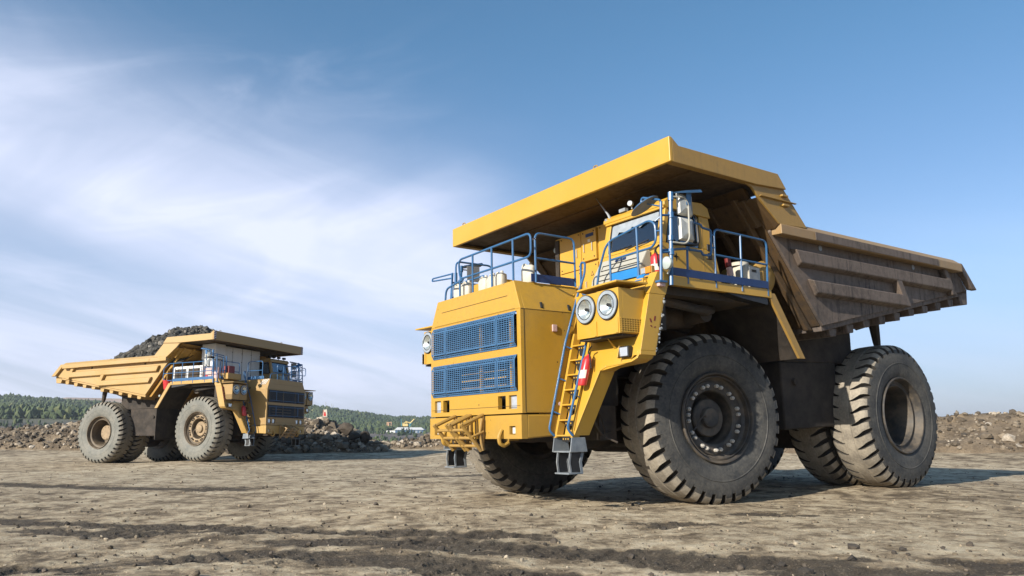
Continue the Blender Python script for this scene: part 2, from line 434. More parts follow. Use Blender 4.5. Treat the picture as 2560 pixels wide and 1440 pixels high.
    for z in (2.12, 2.25, 2.38): k.box(3.4, 3.44, -.75, .72, z, z + .025)
    part(k, 'radiator_brace', YF, hood)
    k = MB()
    k.box(3.683, 3.687, -1.35, 1.35, 3.352, 3.354); k.box(3.683, 3.686, -1.45, 1.45, 1.742, 1.747)
    k.prism([(3.671, -1.1, 3.60), (3.671, 1.12, 3.60), (3.671, 1.12, 3.605), (3.671, -1.1, 3.605)], (.004, 0, 0))
    k.prism([(3.612, 1.5015, 1.64), (3.606, 1.5015, 1.64), (3.606, 1.5015, 3.33), (3.612, 1.5015, 3.33)], (0, .003, 0)); k.prism([(2.32, 1.5015, 3.338), (3.67, 1.5015, 3.338), (3.67, 1.5015, 3.332), (2.32, 1.5015, 3.332)], (0, .003, 0))
    part(k, 'hood_seam', M['blackrub'], hood)
    gm = M['grille_dark'] if far else M['blue_grille']
    for (y0, y1, z0, z1) in grs:
        g = MB()
        fx, ix = 3.735, 3.685       # bulged face and set back edges
        za, zb = z0 + .085, z1 - .085
        def bar(p, q, w, t=.004, up=(0, 0, 1)):
            p, q = Vector(p), Vector(q); u = Vector(up) * w / 2; n_ = Vector((t, 0, 0))
            g.hexa([p - u - n_, q - u - n_, q - u, p - u, p + u - n_, q + u - n_, q + u, p + u])
        for (a_, b_) in ((y0, -.86), (-.86, .86), (.86, y1)):
            a_ += .006; b_ -= .006
            n_ = max(6, round((b_ - a_) / .070))
            nz = 12
            for i in range(nz + 1):
                z = za + (zb - za) * i / nz
                bar((fx, a_, z), (fx, b_, z), .0125 if 0 < i < nz else .030)
            for z, x in ((z0 + .012, ix + .008), (z1 - .012, ix + .008), ((z0 + za) / 2, (fx + ix) / 2), ((z1 + zb) / 2, (fx + ix) / 2)): bar((x, a_, z), (x, b_, z), .024 if z in (z0 + .012, z1 - .012) else .016)
            for i in range(n_ + 1):
                y = a_ + (b_ - a_) * i / n_; w = .0150 if 0 < i < n_ else .034
                yy = min(max(y, a_ + .018), b_ - .018) if i in (0, n_) else y
                xf = fx - .0025 if 0 < i < n_ else fx + .0025
                bar((xf, yy, za), (xf, yy, zb), w, up=(0, 1, 0))
                bar((ix + .004 + xf - fx, yy, z0), (xf, yy, za), w, up=(0, 1, 0)); bar((xf, yy, zb), (ix + .004 + xf - fx, yy, z1), w, up=(0, 1, 0))
        part(g, 'grille', gm, hood)
        if far:
            g = MB()
            for y in (-.86, .86): g.box(3.737, 3.743, y - .012, y + .012, za, zb)
            for z in (za, zb): g.box(3.744, 3.749, y0, y1, z - .008, z + .008)
            part(g, 'grille_frame', M['blue'], hood)
    for s in (1, -1):
        l = MB(); l.box(3.61, 3.635, s * 1.24 - .113, s * 1.24 + .113, 1.702, 1.918, 0); l.box(3.635, 3.645, s * 1.24 - .10, s * 1.24 + .10, 1.72, 1.90, 1)
        part(l, 'headlight', [M['lensrim'], M['reflector']], hood, .006)
        l = MB(); l.box(3.50, 3.52, s * .92 - .113, s * .92 + .113, 1.702, 1.918, 0)
        if far: l.box(3.62, 3.64, s * .92 - .10, s * .92 + .10, 1.72, 1.90, 1)
        part(l, 'lamp_recess', [M['frame'], M['reflector']], hood)
    if not far:
        for s in (1,):
            l = MB(); l.box(2.93, 3.03, 1.502, 1.53, 2.98, 3.10); part(l, 'side_marker_lamp', M['pink'], hood, .01)
            l = MB(); l.cyl((3.02, 1.5, 1.78), (3.02, 1.508, 1.78), .03, seg=12); part(l, 'plug_hole', M['black'], hood)
            l = MB(); l.cyl((2.90, 1.5, 1.77), (2.90, 1.52, 1.77), .035, seg=12); part(l, 'side_reflector', M['pink'], hood)
    else:
        l = MB()
        for i in range(4): l.prism([(3.30 + i * .09, -1.303, 3.83), (3.34 + i * .09, -1.303, 3.83), (3.20 + i * .09, -1.420, 3.56), (3.16 + i * .09, -1.420, 3.56)], (0, -.006, .002))
        part(l, 'stripe_decal', M['stripe_white'], hood)

    # --- bumper
    b = MB()
    b.holes(-1.5, 1.5, 1.215, 1.60, 3.58, 3.70, [(s * 1.24 - .085, s * 1.24 + .085, 1.285, 1.42) for s in (1, -1)] + [(s * .93 - .06, s * .93 + .06, 1.215, 1.36) for s in (1, -1)])
    for s in (1, -1): b.prism([(3.58, s * 1.5, 1.215), (3.58, s * 1.5, 1.60), (2.95, s * 1.5, 1.60), (2.95, s * 1.5, 1.25)], (0, -s * .05, 0))
    b.box(3.0, 3.58, -1.45, 1.45, 1.55, 1.598)
    bp = part(b, 'bumper', YS, bevel=.02)
    for s in (1, -1):
        l = MB(); l.box(3.60, 3.63, s * 1.24 - .083, s * 1.24 + .083, 1.287, 1.418, 0); l.box(3.63, 3.65, s * 1.24 - .062, s * 1.24 + .062, 1.30, 1.405, 1)
        part(l, 'fog_lamp', [M['black'], M['label']], bp)
        l = MB(); l.tube([(3.6, s * .93, 1.40), (3.70, s * .93, 1.36), (3.76, s * .93, 1.24), (3.74, s * .93, 1.14), (3.66, s * .93, 1.10), (3.56, s * .93, 1.15)], .035, fillet=.03); l.box(3.40, 3.58, s * .93 - .06, s * .93 + .06, 1.18, 1.40)
        part(l, 'tow_hook', YS, bp)
    k = MB(); k.box(3.3, 3.62, -1.44, 1.44, 1.602, 1.622); part(k, 'bumper_gap', M['black'], bp)
    # folding step rack of tubes on the bumper
    k = MB()
    for y in (-.50, -.08, .02, .42):
        k.tube([(3.74, y, 1.62), (4.18, y, 1.44)], .032); k.tube([(4.18, y, 1.47), (3.78, y, 1.02)], .034)
        k.tube([(3.745, y, 1.64), (3.745, y, 1.02)], .026)
        if y > -.1: k.tube([(3.75, y + .03, 1.34), (3.99, y + .03, 1.25)], .022)
    for (x, z) in ((4.10, 1.37), (3.98, 1.235), (3.86, 1.10)): k.tube([(x, -.52, z), (x, .44, z)], .026)
    for y in (-.3, .2): k.tube([(3.74, y, 1.55), (4.1, y + .1, 1.38)], .022); k.tube([(3.745, y, 1.6), (3.745, y, 1.1)], .018)
    k.tube([(3.77, .44, 1.56), (3.82, .44, 1.3), (3.76, .44, 1.02)], .024)
    part(k, 'folding_step_rack', M['body_top'] if far else M['canopy_side'])

    # --- fenders, ladders, headlamp boxes (both sides)
    def fx(z): return 3.02 - .27 * (z - 1.25)
    for s in (1, -1):
        f = MB()
        def P(y, z, dx=0): return (fx(z) + dx, s * y, z)
        pl = [(2.00, 1.25), (2.37, 2.26), (2.98, 2.34), (3.10, 2.46), (3.10, 3.66), (1.99, 3.66), (1.97, 1.25)]
        f.prism([P(*q) for q in pl], (-.03, 0, 0))
        # flange round the wheel opening: offset band going back
        arc = [(2.00, 1.25), (2.37, 2.26), (2.50, 2.31), (3.07, 2.35), (3.19, 2.40), (3.24, 2.52), (3.24, 3.42)]
        for (p, q) in zip(arc, arc[1:]):
            d = Vector((0, q[0] - p[0], q[1] - p[1])).normalized(); n_ = Vector((0, -d.z, d.y)) * .035
            A, B = Vector(P(p[0], p[1], .012)), Vector(P(q[0], q[1], .012)); n_.y *= s
            w = .32
            f.prism([A, B, B + Vector((-w, 0, 0)), A + Vector((-w, 0, 0))], n_)
        # outer strut, leaning back at the top
        ya, yb = (3.08, 3.237) if s > 0 else (-3.237, -3.08)
        f.hexa([(fx(2.45) - .32, ya, 2.45), (fx(2.45) + .006, ya, 2.45), (fx(2.45) + .006, yb, 2.45), (fx(2.45) - .32, yb, 2.45),
                (fx(3.42) - .34, ya, 3.42), (fx(3.42) + .006, ya, 3.42), (fx(3.42) + .006, yb, 3.42), (fx(3.42) - .34, yb, 3.42)])
        y0, y1 = (3.07, 3.242) if s > 0 else (-3.242, -3.07)
        f.hexa([(2.08, y0, 3.424), (2.452, y0, 3.424), (2.452, y1, 3.424), (2.08, y1, 3.424), (1.93, y0, 3.79), (2.24, y0, 3.79), (2.24, y1, 3.79), (1.93, y1, 3.79)])
        # lower lip under the lamp boxes and cross gusset
        f.box(2.05, 2.40, min(s * 1.3, s * 3.07), max(s * 1.3, s * 3.07), 3.60, 3.70)
        f.prism([P(2.62, 2.60, .01), P(2.68, 2.60, .01), (2.86, s * 2.67, 2.77), (2.84, s * 2.64, 2.77)], (0, 0, .01))
        # deck edge beam
        f.box(-.70, 1.93, min(s * 3.12, s * 3.21), max(s * 3.12, s * 3.21), 3.61, 3.76)
        f.box(1.93, 2.24, min(s * 1.4, s * 3.065), max(s * 1.4, s * 3.065), 3.702, 3.765)
        fend = part(f, 'front_fender', Y, bevel=.01)
        d = MB(); d.box(-.70, 2.20, min(s * 1.26, s * 3.117), max(s * 1.26, s * 3.117), 3.655, 3.745); part(d, 'walkway_deck', M['frame'], fend)
        d = MB()
        d.prism([(-.60, s * 3.205, 3.70), (-.80, s * 3.205, 3.70), (-1.58, s * 3.19, 2.55), (-1.41, s * 3.19, 2.55)], (0, -s * .05, 0), 0)
        d.prism([(-.66, s * 3.15, 3.70), (-.72, s * 3.15, 3.70), (-1.50, s * 3.14, 2.55), (-1.45, s * 3.14, 2.55)], (0, -s * 1.5, 0), 1)
        if far: d.box(-1.52, -1.48, min(s * 1.75, s * 3.13), max(s * 1.75, s * 3.13), 1.05, 2.552, 1)
        part(d, 'rear_mudguard', [CS, M['black_dirt']], fend)
        d = MB(); d.prism([(-.6, s * 3.19, 3.60), (.5, s * 3.19, 3.605), (.1, s * 3.19, 3.54), (-.6, s * 3.19, 3.48)], (0, -s * .6, 0)); part(d, 'rubber_flap', M['blackrub'], fend)
        d = MB(); d.box(-.5, 1.9, min(s * 1.26, s * 3.0), max(s * 1.26, s * 3.0), 3.50, 3.64); d.box(1.85, 2.2, min(s * 1.5, s * 3.0), max(s * 1.5, s * 3.0), 2.9, 3.59)
        d.cyl((.2, s * 2.0, 3.35), (1.9, s * 2.0, 3.25), .22, seg=16); d.cyl((.4, s * 2.6, 3.35), (.4, s * 1.3, 3.3), .17, seg=14); d.tube([(1.6, s * 2.7, 3.45), (.5, s * 2.7, 3.35), (.0, s * 2.4, 3.45)], .08, fillet=.2)
        d.tube([(2.2, s * 1.9, 3.3), (1.2, s * 1.7, 3.35), (-.2, s * 1.6, 3.2)], .10, fillet=.2)
        part(d, 'deck_underframe', M['frame'], fend)
        if not far:
            d = MB(); random.seed(4)
            for i in range(60):
                z = random.uniform(2.5, 3.4); r = random.uniform(.012, .03); x = fx(z) - .34 + random.uniform(-.03, .02)
                d.lathe([(-r, .001), (-r * .5, r * .8), (r * .4, r * .9), (r, .001)], (x, s * random.uniform(3.17, 3.25), z), 'z', 6, smooth=False)
            tag(part(d, 'dried_mud', M['step'], fend), kind='stuff')
            if s > 0:
                d = MB()
                for (u, w) in ((-.035, .05), (.035, .02), (.03, -.05), (-.03, -.06)): d.prism([(2.40 + u - .015, 3.239, 2.97 + w - .03), (2.40 + u + .015, 3.239, 2.97 + w - .03), (2.40 + u * 1.6 + .015, 3.239, 2.97 + w * 1.5 + .02), (2.40 + u * 1.6 - .015, 3.239, 2.97 + w * 1.5 + .02)], (0, .004, 0))
                part(d, 'red_paint_mark', M['bag'], fend)
                d = MB(); d.box(2.14, 2.28, 3.245, 3.31, 3.54, 3.63); part(d, 'corner_marker_lamp', M['pink'], fend, .012)
                d = MB(); d.prism([(2.40, 2.90, 3.66), (2.40, 3.05, 3.66), (2.30, 3.05, 3.77), (2.30, 2.90, 3.77)], (.012, 0, .008)); part(d, 'blue_number_plate', M['blue_bright'], fend)
        else:
            d = MB(); d.cyl((-1.26, s * 3.17, 3.12), (-1.34, s * 3.17, 3.12), .06, seg=10); part(d, 'rear_lamp', M['lens'], fend)
            if s < 0:
                d = MB()
                for i in range(5): d.prism([(2.625 - i * .035, -3.22, 2.75 + i * .13), (2.625 - i * .035, -3.14, 2.80 + i * .13), (2.625 - i * .035, -3.14, 2.86 + i * .13), (2.625 - i * .035, -3.22, 2.81 + i * .13)], (.02, 0, 0))
                part(d, 'stripe_decal', M['bag'], fend)
        # small work lamp on the fender front
        d = MB(); yl = 2.955
        d.prism([P(yl - .13, 2.42, .03), P(yl - .13, 2.62, .03), P(yl - .10, 2.62, .13), P(yl - .10, 2.42, .13)], (0, s * .012, 0), 0)
        d.box(fx(2.5) - .0, fx(2.5) + .09, min(s * (yl - .1), s * (yl + .1)), max(s * (yl - .1), s * (yl + .1)), 2.43, 2.60, 1)
        d.box(fx(2.5) + .09, fx(2.5) + .105, min(s * (yl - .085), s * (yl + .085)), max(s * (yl - .085), s * (yl + .085)), 2.445, 2.585, 2)
        part(d, 'work_lamp', [Y, M['blackrub'], M['reflector']], fend, .008)
        # lamp boxes
        for (ya, yb, xf) in ((2.09, 2.605, 2.97), (2.635, 3.13 if s > 0 or far else 3.03, 3.0)):
            q = MB(); q.box(2.43, xf - .07, min(s * ya, s * yb), max(s * ya, s * yb), 2.78, 3.485); yq = sorted((s * ya, s * yb)); yc_ = s * (ya + yb) / 2 + s * (.005 if ya > 2.5 else -.01); q.holes(yq[0], yq[1], 2.78, 3.485, xf - .07, xf, [(yc_ - .165, yc_ + .165, 3.075, 3.405)])
            lb = part(q, 'headlamp_box', YF, bevel=.012)
            yc = (ya + yb) / 2 + (.005 if ya > 2.5 else -.01)
            l = MB(); l.lathe([(.0, .235), (.028, .235), (.034, .222)], (xf, s * yc, 3.24), 'x', 40, 0); l.lathe([(.033, .170), (.041, .168), (.041, .160), (.033, .158)], (xf, s * yc, 3.24), 'x', 40, 0); l.lathe([(.034, .222), (.040, .215), (.036, .165), (.028, .16)], (xf, s * yc, 3.24), 'x', 40, 1)
            l.lathe([(.030, .162), (.012, .14), (-.03, .10), (-.055, .05), (-.06, 0)], (xf, s * yc, 3.24), 'x', 40, 2)
            for e in (-1, 1): l.box(xf + .04, xf + .062, s * yc + e * .16 - .008, s * yc + e * .16 + .008, 3.185, 3.295, 1)
            l.cyl((xf - .05, s * yc, 3.24), (xf + .015, s * yc, 3.24), .028, 0, 10)
            part(l, 'headlight', [M['blackrub'], M['lensrim'], M['bowl']], lb, sharp=.5)
            l = MB(); yy = s * (yb - .055); l.box(xf, xf + .012, yy - .03, yy + .03, 2.79, 3.02); part(l, 'hinge_strip', YF, lb)
            if ya > 2.5:
                l = MB(); yo = s * 3.131
                l.box(2.52, 2.985, min(yo, yo + s * .004), max(yo, yo + s * .004), 2.80, 3.015, 1)
                for i in range(9): x = 2.54 + i * .0535; l.box(x - .008, x + .008, min(yo + s * .004, yo + s * .014), max(yo + s * .004, yo + s * .014), 2.795, 3.02, 0)
                for i in range(7): z = 2.805 + i * .034; l.box(2.52, 2.99, min(yo + s * .004, yo + s * .0155), max(yo + s * .004, yo + s * .0155), z - .007, z + .007, 0)
                part(l, 'vent_grille', [YF, M['black']], lb)
        q = MB(); q.box(2.55, 2.93, min(s * 2.12, s * 3.09), max(s * 2.12, s * 3.09), 2.745, 2.778); part(q, 'lamp_bracket', M['black_dirt'])
        q = MB(); q.prism([(3.04, s * 2.19, 3.545), (3.12, s * 3.22, 3.545), (2.46, s * 3.24, 3.56), (2.42, s * 1.95, 3.56)], (0, 0, .03)); part(q, 'lamp_hood', YF, bevel=.005)
        # ladder
        q = MB()
        def LX(z, d=0): return fx(z) + .03 + d
        for (a0, a1) in ((1.545, 1.545), (1.96, 1.985)):
            A, B = Vector((LX(1.22), s * a0, 1.22)), Vector((LX(2.96), s * a1, 2.96))
            q.prism([A + Vector((0, -.025, 0)), A + Vector((0, .025, 0)), B + Vector((0, .025, 0)), B + Vector((0, -.025, 0))], (-.14, 0, 0))
        ya, yb = min(s * 1.57, s * 1.94), max(s * 1.57, s * 1.94)
        for i in range(7):
            z = 1.24 + 1.74 * i / 7; x = LX(z)
            q.box(x - .20, x - .003, ya, yb, z, z + .025)
            q.box(x - .013, x - .002, min(s * 1.72, s * 1.92), max(s * 1.72, s * 1.92), z - .085, z - .002, 1)
            for k in range(3): q.box(x - .002, x + .002, s * (1.75 + .06 * k) - .012, s * (1.75 + .06 * k) + .012, z - .055, z - .03, 0)
            zc = z + .14; q.cyl((LX(zc) - .168, s * 1.66, zc), (LX(zc) - .156, s * 1.66, zc), .06, 1, 12)
        q.prism([(LX(1.22, -.17), ya, 1.22), (LX(1.22, -.17), yb, 1.22), (LX(3.0, -.17), yb, 3.0), (LX(3.0, -.17), ya, 3.0)], (-.02, 0, 0))
        q.prism([(LX(1.22, -.02), s * 1.45, 1.22), (LX(1.22, -.02), s * 1.515, 1.22), (LX(3.55, -.02), s * 1.515, 3.55), (LX(3.55, -.02), s * 1.505, 3.55)], (-.10, 0, 0))
        lad = part(q, 'boarding_ladder', [YF, M['black']], bevel=.004)
        l = MB(); l.tube([(LX(1.25), s * 1.52, 1.25), (LX(1.33, .12), s * 1.50, 1.34), (LX(2.8, .12), s * 1.51, 2.8), (2.52, s * 1.62, 3.66), (2.42, s * 1.69, 4.0), (2.37, s * 1.66, 4.22), (2.37, s * 1.54, 4.24), (2.42, s * 1.59, 3.85), (2.46, s * 1.63, 3.68), (2.42, s * 1.75, 3.6)], .021, fillet=.07)
        for z in (1.65, 2.2, 2.75): l.tube([(LX(z, .12), s * 1.50, z), (LX(z - .05), s * 1.56, z - .05)], .012, seg=6)
        part(l, 'handrail', RAIL, lad)
        l = MB(); l.tube([(LX(1.25), s * 1.99, 1.25), (LX(1.35, .12), s * 1.97, 1.36), (LX(2.76, .12), s * 2.08, 2.78)], .021, fillet=.07)
        for z in (1.9, 2.4): l.tube([(LX(z, .12), s * 2.02, z), (LX(z - .05), s * 2.0, z - .05)], .012, seg=6)
        part(l, 'handrail', RAIL, lad)
        l = MB()
        ya, yb = min(s * 1.53, s * 2.0), max(s * 1.53, s * 2.0)
        for y in (ya, yb - .02): l.prism([(3.12, y, .99), (3.08, y, 1.22), (2.80, y, 1.22), (2.76, y, .99)], (0, .02, 0))
        l.box(2.78, 3.11, ya + .02, yb - .02, .985, 1.01); l.box(2.78, 2.80, ya + .1, yb - .12, 1.01, 1.2)
        for y in (ya + .10, yb - .06):
            l.prism([(3.10, y, .985), (3.06, y, .985), (3.085, y, .83), (3.06, y, .66), (3.10, y, .66), (3.125, y, .83)], (0, .02, 0)); l.prism([(2.86, y, .985), (2.80, y, .985), (2.85, y, .83), (2.83, y, .66), (2.88, y, .66), (2.91, y, .83)], (0, .02, 0))
            l.box(2.86, 3.07, y + .004, y + .014, .68, .985, 1)
        l.box(2.84, 3.14, ya + .08, yb - .03, .645, .67)
        part(l, 'hanging_step', [M['step'], M['blackrub']], lad, .005)

    # --- hood deck railings
    rl = []
    g = MB(); r = .0195
    g.tube([(3.55, -.62, 4.20), (3.55, -.66, 4.58), (3.55, 1.66, 4.60), (3.55, 1.66, 4.20)], r, closed=True, fillet=.12)
    for y in (-.16, .48, 1.14): g.tube([(3.55, y, 3.84), (3.55, y, 4.59)], r)
    g.tube([(3.55, -.50, 4.17), (3.55, -1.14, 4.09), (3.55, -1.17, 3.84)], r, fillet=.12); g.tube([(3.55, -.62, 4.18), (3.55, -.62, 3.84)], r)
    rl.append(g)
    for s in (1, -1):
        g = MB(); y = s * 1.33
        g.tube([(3.21, y, 3.84), (3.21, y, 4.72), (2.33, y, 4.72), (2.33, y, 3.84)], r, fillet=.12); g.tube([(3.21, y, 4.27), (2.33, y, 4.27)], r)
        g.box(2.33, 3.30, min(y, y - s * .02), max(y, y - s * .02), 3.85, 3.99, 1)
        if s > 0: g.tube([(3.21, y, 4.62), (3.5, 1.62, 4.5)], .014)
        rl.append(g)
    # front rail before the cab, plain one on the other deck
    for s in (1, -1):
        g = MB(); x = 2.20
        g.tube([(x, s * 1.75, 3.77), (x, s * 1.84, 4.09), (x, s * 2.01, 4.44), (x, s * 2.14, 4.53), (x, s * 3.08, 4.67), (x, s * 3.21, 4.58), (x, s * 3.21, 4.30), (x, s * 3.12, 4.21), (x, s * 2.14, 4.19)] if s > 0 else [(x, -1.80, 3.74), (x, -1.80, 4.62), (x, -3.10, 4.62), (x, -3.10, 3.74)], r, fillet=.08)
        if s > 0:
            for y in (2.12, 2.79): g.tube([(x + .004, y, 3.75), (x + .004, y, 4.51 if y < 2.5 else 4.62)], r)
            g.box(x - .02, x, 2.14, 2.77, 3.80, 3.95, 2); g.cyl((x, 2.79, 3.76), (x, 2.79, 3.79), .05, 0, 10)
        else:
            g.tube([(x, -1.80, 4.18), (x, -3.10, 4.18)], r); g.box(x - .02, x, -3.05, -1.85, 3.77, 3.90, 1)
        rl.append(g)
    # side rail: left deck as measured, right deck continuous
    g = MB(); y = 3.20
    g.tube([(.80, y, 3.66), (.76, y, 4.70), (-.68, y, 4.67), (-.60, y, 3.64)], r, fillet=.12); g.tube([(.77, y, 4.24), (-.64, y, 4.22)], r); g.tube([(.12, y + .003, 3.66), (.06, y + .003, 4.68)], r)
    g.box(-.60, 1.85, y + .012, y + .032, 3.77, 3.90, 1)
    g.tube([(1.50, y, 3.66), (1.46, y, 4.30)], r)
    rl.append(g)
    g = MB()
    g.tube([(1.43, y, 4.30), (1.42, y, 4.25), (1.11, y, 4.26), (1.09, y, 4.20), (.90, y, 4.21), (.86, y, 4.28), (.84, y, 4.66), (1.06, y, 4.68), (1.09, y, 4.73), (1.36, y, 4.74)], .021, fillet=.04)
    g.tube([(2.15, y + .05, 4.14), (1.47, y, 4.26)], .021)
    for z in (4.36, 4.58): g.tube([(.86, y, z), (.77, y, z)], .016)
    rl.append(g)
    g = MB(); y = -3.20
    g.tube([(1.9, y, 3.70), (1.9, y, 4.63), (-.80, y, 4.65), (-1.14, y, 4.43), (-1.16, y, 3.92), (-1.0, y, 3.83), (-.6, y, 3.83)], r, fillet=.05); g.tube([(1.9, y, 4.17), (-1.14, y, 4.18)], r)
    for x in (1.40, .68, .0, -.55): g.tube([(x, y - .003, 3.64), (x, y - .003, 4.64)], r)
    g.box(-.55, 1.9, y - .032, y - .012, 3.77, 3.90, 1)
    rl.append(g)
    for g in rl: part(g, 'guard_rail', [RAIL, M['blue_dark'] if not far else M['blue'], M['blue_bright'] if not far else M['blue_dark']])

    # --- mirror masts
    for s in (1, -1):
        g = MB()
        my = s * 3.29
        g.tube([(1.99, my, 3.58), (1.88, my, 5.13)], .034, seg=10); g.tube([(2.22, my, 3.62), (2.12, my, 4.95)], .024)
        for z in (4.75, 4.13): xx = 1.99 - .071 * (z - 3.58); g.tube([(xx + .20, my, z - .03), (xx, my, z)], .02); g.cyl((xx, my, z - .05), (xx, my, z + .05), .052, seg=10)
        g.cyl((1.89, my, 5.0), (1.88, my, 5.14), .048, seg=10); g.cyl((1.945, my, 4.32), (1.94, my, 4.40), .05, seg=10)
        g.box(2.14, 2.30, my - .06, my + .06, 3.60, 3.63)
        if s > 0: g.tube([(2.14, my, 4.70), (2.2, 3.21, 4.62)], .014); g.tube([(2.15, my, 4.46), (2.2, 3.21, 4.46)], .014)
        mast = part(g, 'mirror_mast', RAIL)
        g = MB(); yy = s * 3.37
        g.tube([(1.88, s * 3.32, 5.06), (1.64, yy, 5.08), (1.56, yy, 4.97), (1.58, yy, 4.38), (1.68, yy, 4.28), (1.93, s * 3.32, 4.29)], .015, fillet=.08)
        part(g, 'mirror_bracket', M['grey'] if not far else RAIL, mast)
        for (z0, z1) in ((4.79, 5.16), (4.36, 4.755)):
            q = MB(); xa, xb, yb = 1.39, 1.735, s * 3.29
            def ring(i, dy): return [(xa + i, yb + dy, z0 + i), (xb - i, yb + dy, z0 + i), (xb - i, yb + dy, z1 - i), (xa + i, yb + dy, z1 - i)]
            A, B, C_ = ring(0, -s * .02), ring(.025, s * .035), ring(.11, s * .075)
            q.add(A + B, [(0, 1, 5, 4), (1, 2, 6, 5), (2, 3, 7, 6), (3, 0, 4, 7)], 0); q.add(B + C_, [(0, 1, 5, 4), (2, 3, 7, 6)], 0); q.add(B + C_, [(1, 2, 6, 5), (3, 0, 4, 7)], 1); q.add(C_, [(0, 1, 2, 3)], 0); q.add(A, [(3, 2, 1, 0)], 2)
            part(q, 'rear_view_mirror', [M['mirror_back'], M['mirror_dim'], M['reflector']], mast, .01)
        q = MB(); q.prism([(1.26, s * 3.29, 5.24), (1.79, s * 3.29, 5.14), (1.81, s * 3.29, 5.16), (1.54, s * 3.29, 5.23), (1.30, s * 3.29, 5.28)], (0, s * .14, -.03)); q.prism([(1.47, s * 3.37, 5.22), (1.60, s * 3.37, 5.20), (1.61, s * 3.37, 4.95), (1.52, s * 3.37, 4.95)], (0, s * .01, 0))
        part(q, 'mirror_visor', M['blue'] if far else M['blue_grille'], mast)
        if s > 0:   # round wide-angle mirror before the windscreen
            g = MB(); g.tube([(2.12, 3.29, 4.94), (2.15, 3.29, 4.97), (2.15, 2.90, 5.11), (2.15, 2.87, 5.03), (2.15, 2.95, 5.02)], .018, fillet=.04); g.tube([(2.12, 3.28, 4.87), (2.15, 2.94, 5.0)], .012)
            part(g, 'mirror_bracket', RAIL, mast)
            g = MB(); n = Vector((.12, -.35, .93)).normalized(); ctr = Vector((2.15, 2.95, 4.95)); u = Vector((0, 1, .38)).normalized(); w = n.cross(u)
            for (k0, k1, m_) in ((0, 1, 0),):
                vs = []; 
                for (rr, hh) in ((.30, 0), (.25, .035), (.14, .06), (.0, .07)):
                    for i in range(24): a_ = 2 * pi * i / 24; vs.append(ctr + (u * cos(a_) + w * sin(a_) * .55) * rr + n * hh)
                fs = [(j * 24 + i, j * 24 + (i + 1) % 24, (j + 1) * 24 + (i + 1) % 24, (j + 1) * 24 + i) for j in range(3) for i in range(24)]
                g.add(vs, fs, 0, True); g.add(vs[:24], [list(range(23, -1, -1))], 1)
            part(g, 'wide_angle_mirror', [M['blue_grille'], M['mirror_dim']], mast)
        else:
            g = MB(); g.tube([(2.3, -3.02, 3.7), (2.3, -3.02, 4.86), (2.3, -3.90, 4.90), (2.3, -3.93, 4.84), (2.3, -3.02, 4.76)], .018, fillet=.03); g.tube([(2.3, -2.84, 3.8), (2.3, -2.84, 4.85)], .035)
            part(g, 'mirror_bracket', RAIL, mast)
            if far:
                g = MB(); g.box(2.18, 2.36, -3.95, -3.70, 4.66, 4.74); part(g, 'wide_angle_mirror', M['black'], mast)

    # --- cab
    c = MB(); y0, y1 = 1.33, 2.82
    prof = [(1.72, 3.76), (1.66, 4.44), (.30, 4.44), (.15, 3.76)]
    c.prism([(x, y0, z) for x, z in prof], (0, y1 - y0, 0))
    # roof, pillars, rear wall
    c.prism([(1.57, y0 - .03, 5.10), (1.57, y0 - .03, 5.16), (1.48, y0 - .03, 5.24), (.62, y0 - .03, 5.27), (.46, y0 - .03, 5.20), (.40, y0 - .03, 5.02), (.44, y0 - .03, 5.02), (1.5, y0 - .03, 5.06)], (0, y1 - y0 + .06, 0))
    c.box(.42, 1.56, y0 + .01, y1 - .01, 5.055, 5.10)
    for (a, b) in ((y0, y0 + .13), (y1 - .13, y1)):
        c.hexa([(1.55, a, 4.44), (1.655, a, 4.44), (1.655, b, 4.44), (1.55, b, 4.44), (1.42, a, 5.06), (1.52, a, 5.06), (1.52, b, 5.06), (1.42, b, 5.06)])
        c.hexa([(.32, a, 4.44), (.68, a, 4.44), (.68, b, 4.44), (.32, b, 4.44), (.44, a, 5.06), (.68, a, 5.06), (.68, b, 5.06), (.44, b, 5.06)])
    c.hexa([(.315, y0 + .13, 4.44), (.36, y0 + .13, 4.44), (.36, y1 - .13, 4.44), (.315, y1 - .13, 4.44), (.315, y0 + .13, 4.60), (.36, y0 + .13, 4.60), (.36, y1 - .13, 4.60), (.315, y1 - .13, 4.60)])
    c.prism([(1.64, y0 + .12, 4.442), (1.66, y0 + .12, 4.442), (1.645, y0 + .12, 4.50), (1.62, y0 + .12, 4.50)], (0, y1 - y0 - .24, 0))
    cab = part(c, 'cab', YF if far else M['yellow'], bevel=.025)
    q = MB(); q.hexa([(1.60, y0 + .13, 4.47), (1.61, y0 + .13, 4.47), (1.61, y1 - .13, 4.47), (1.60, y1 - .13, 4.47), (1.465, y0 + .13, 5.06), (1.475, y0 + .13, 5.06), (1.475, y1 - .13, 5.06), (1.465, y1 - .13, 5.06)]); part(q, 'windscreen', M['glass'], cab)
    q = MB(); q.hexa([(.34, y0 + .13, 4.6), (.35, y0 + .13, 4.6), (.35, y1 - .13, 4.6), (.34, y1 - .13, 4.6), (.45, y0 + .13, 5.06), (.46, y0 + .13, 5.06), (.46, y1 - .13, 5.06), (.45, y1 - .13, 5.06)]); part(q, 'rear_window', M['glass'], cab)
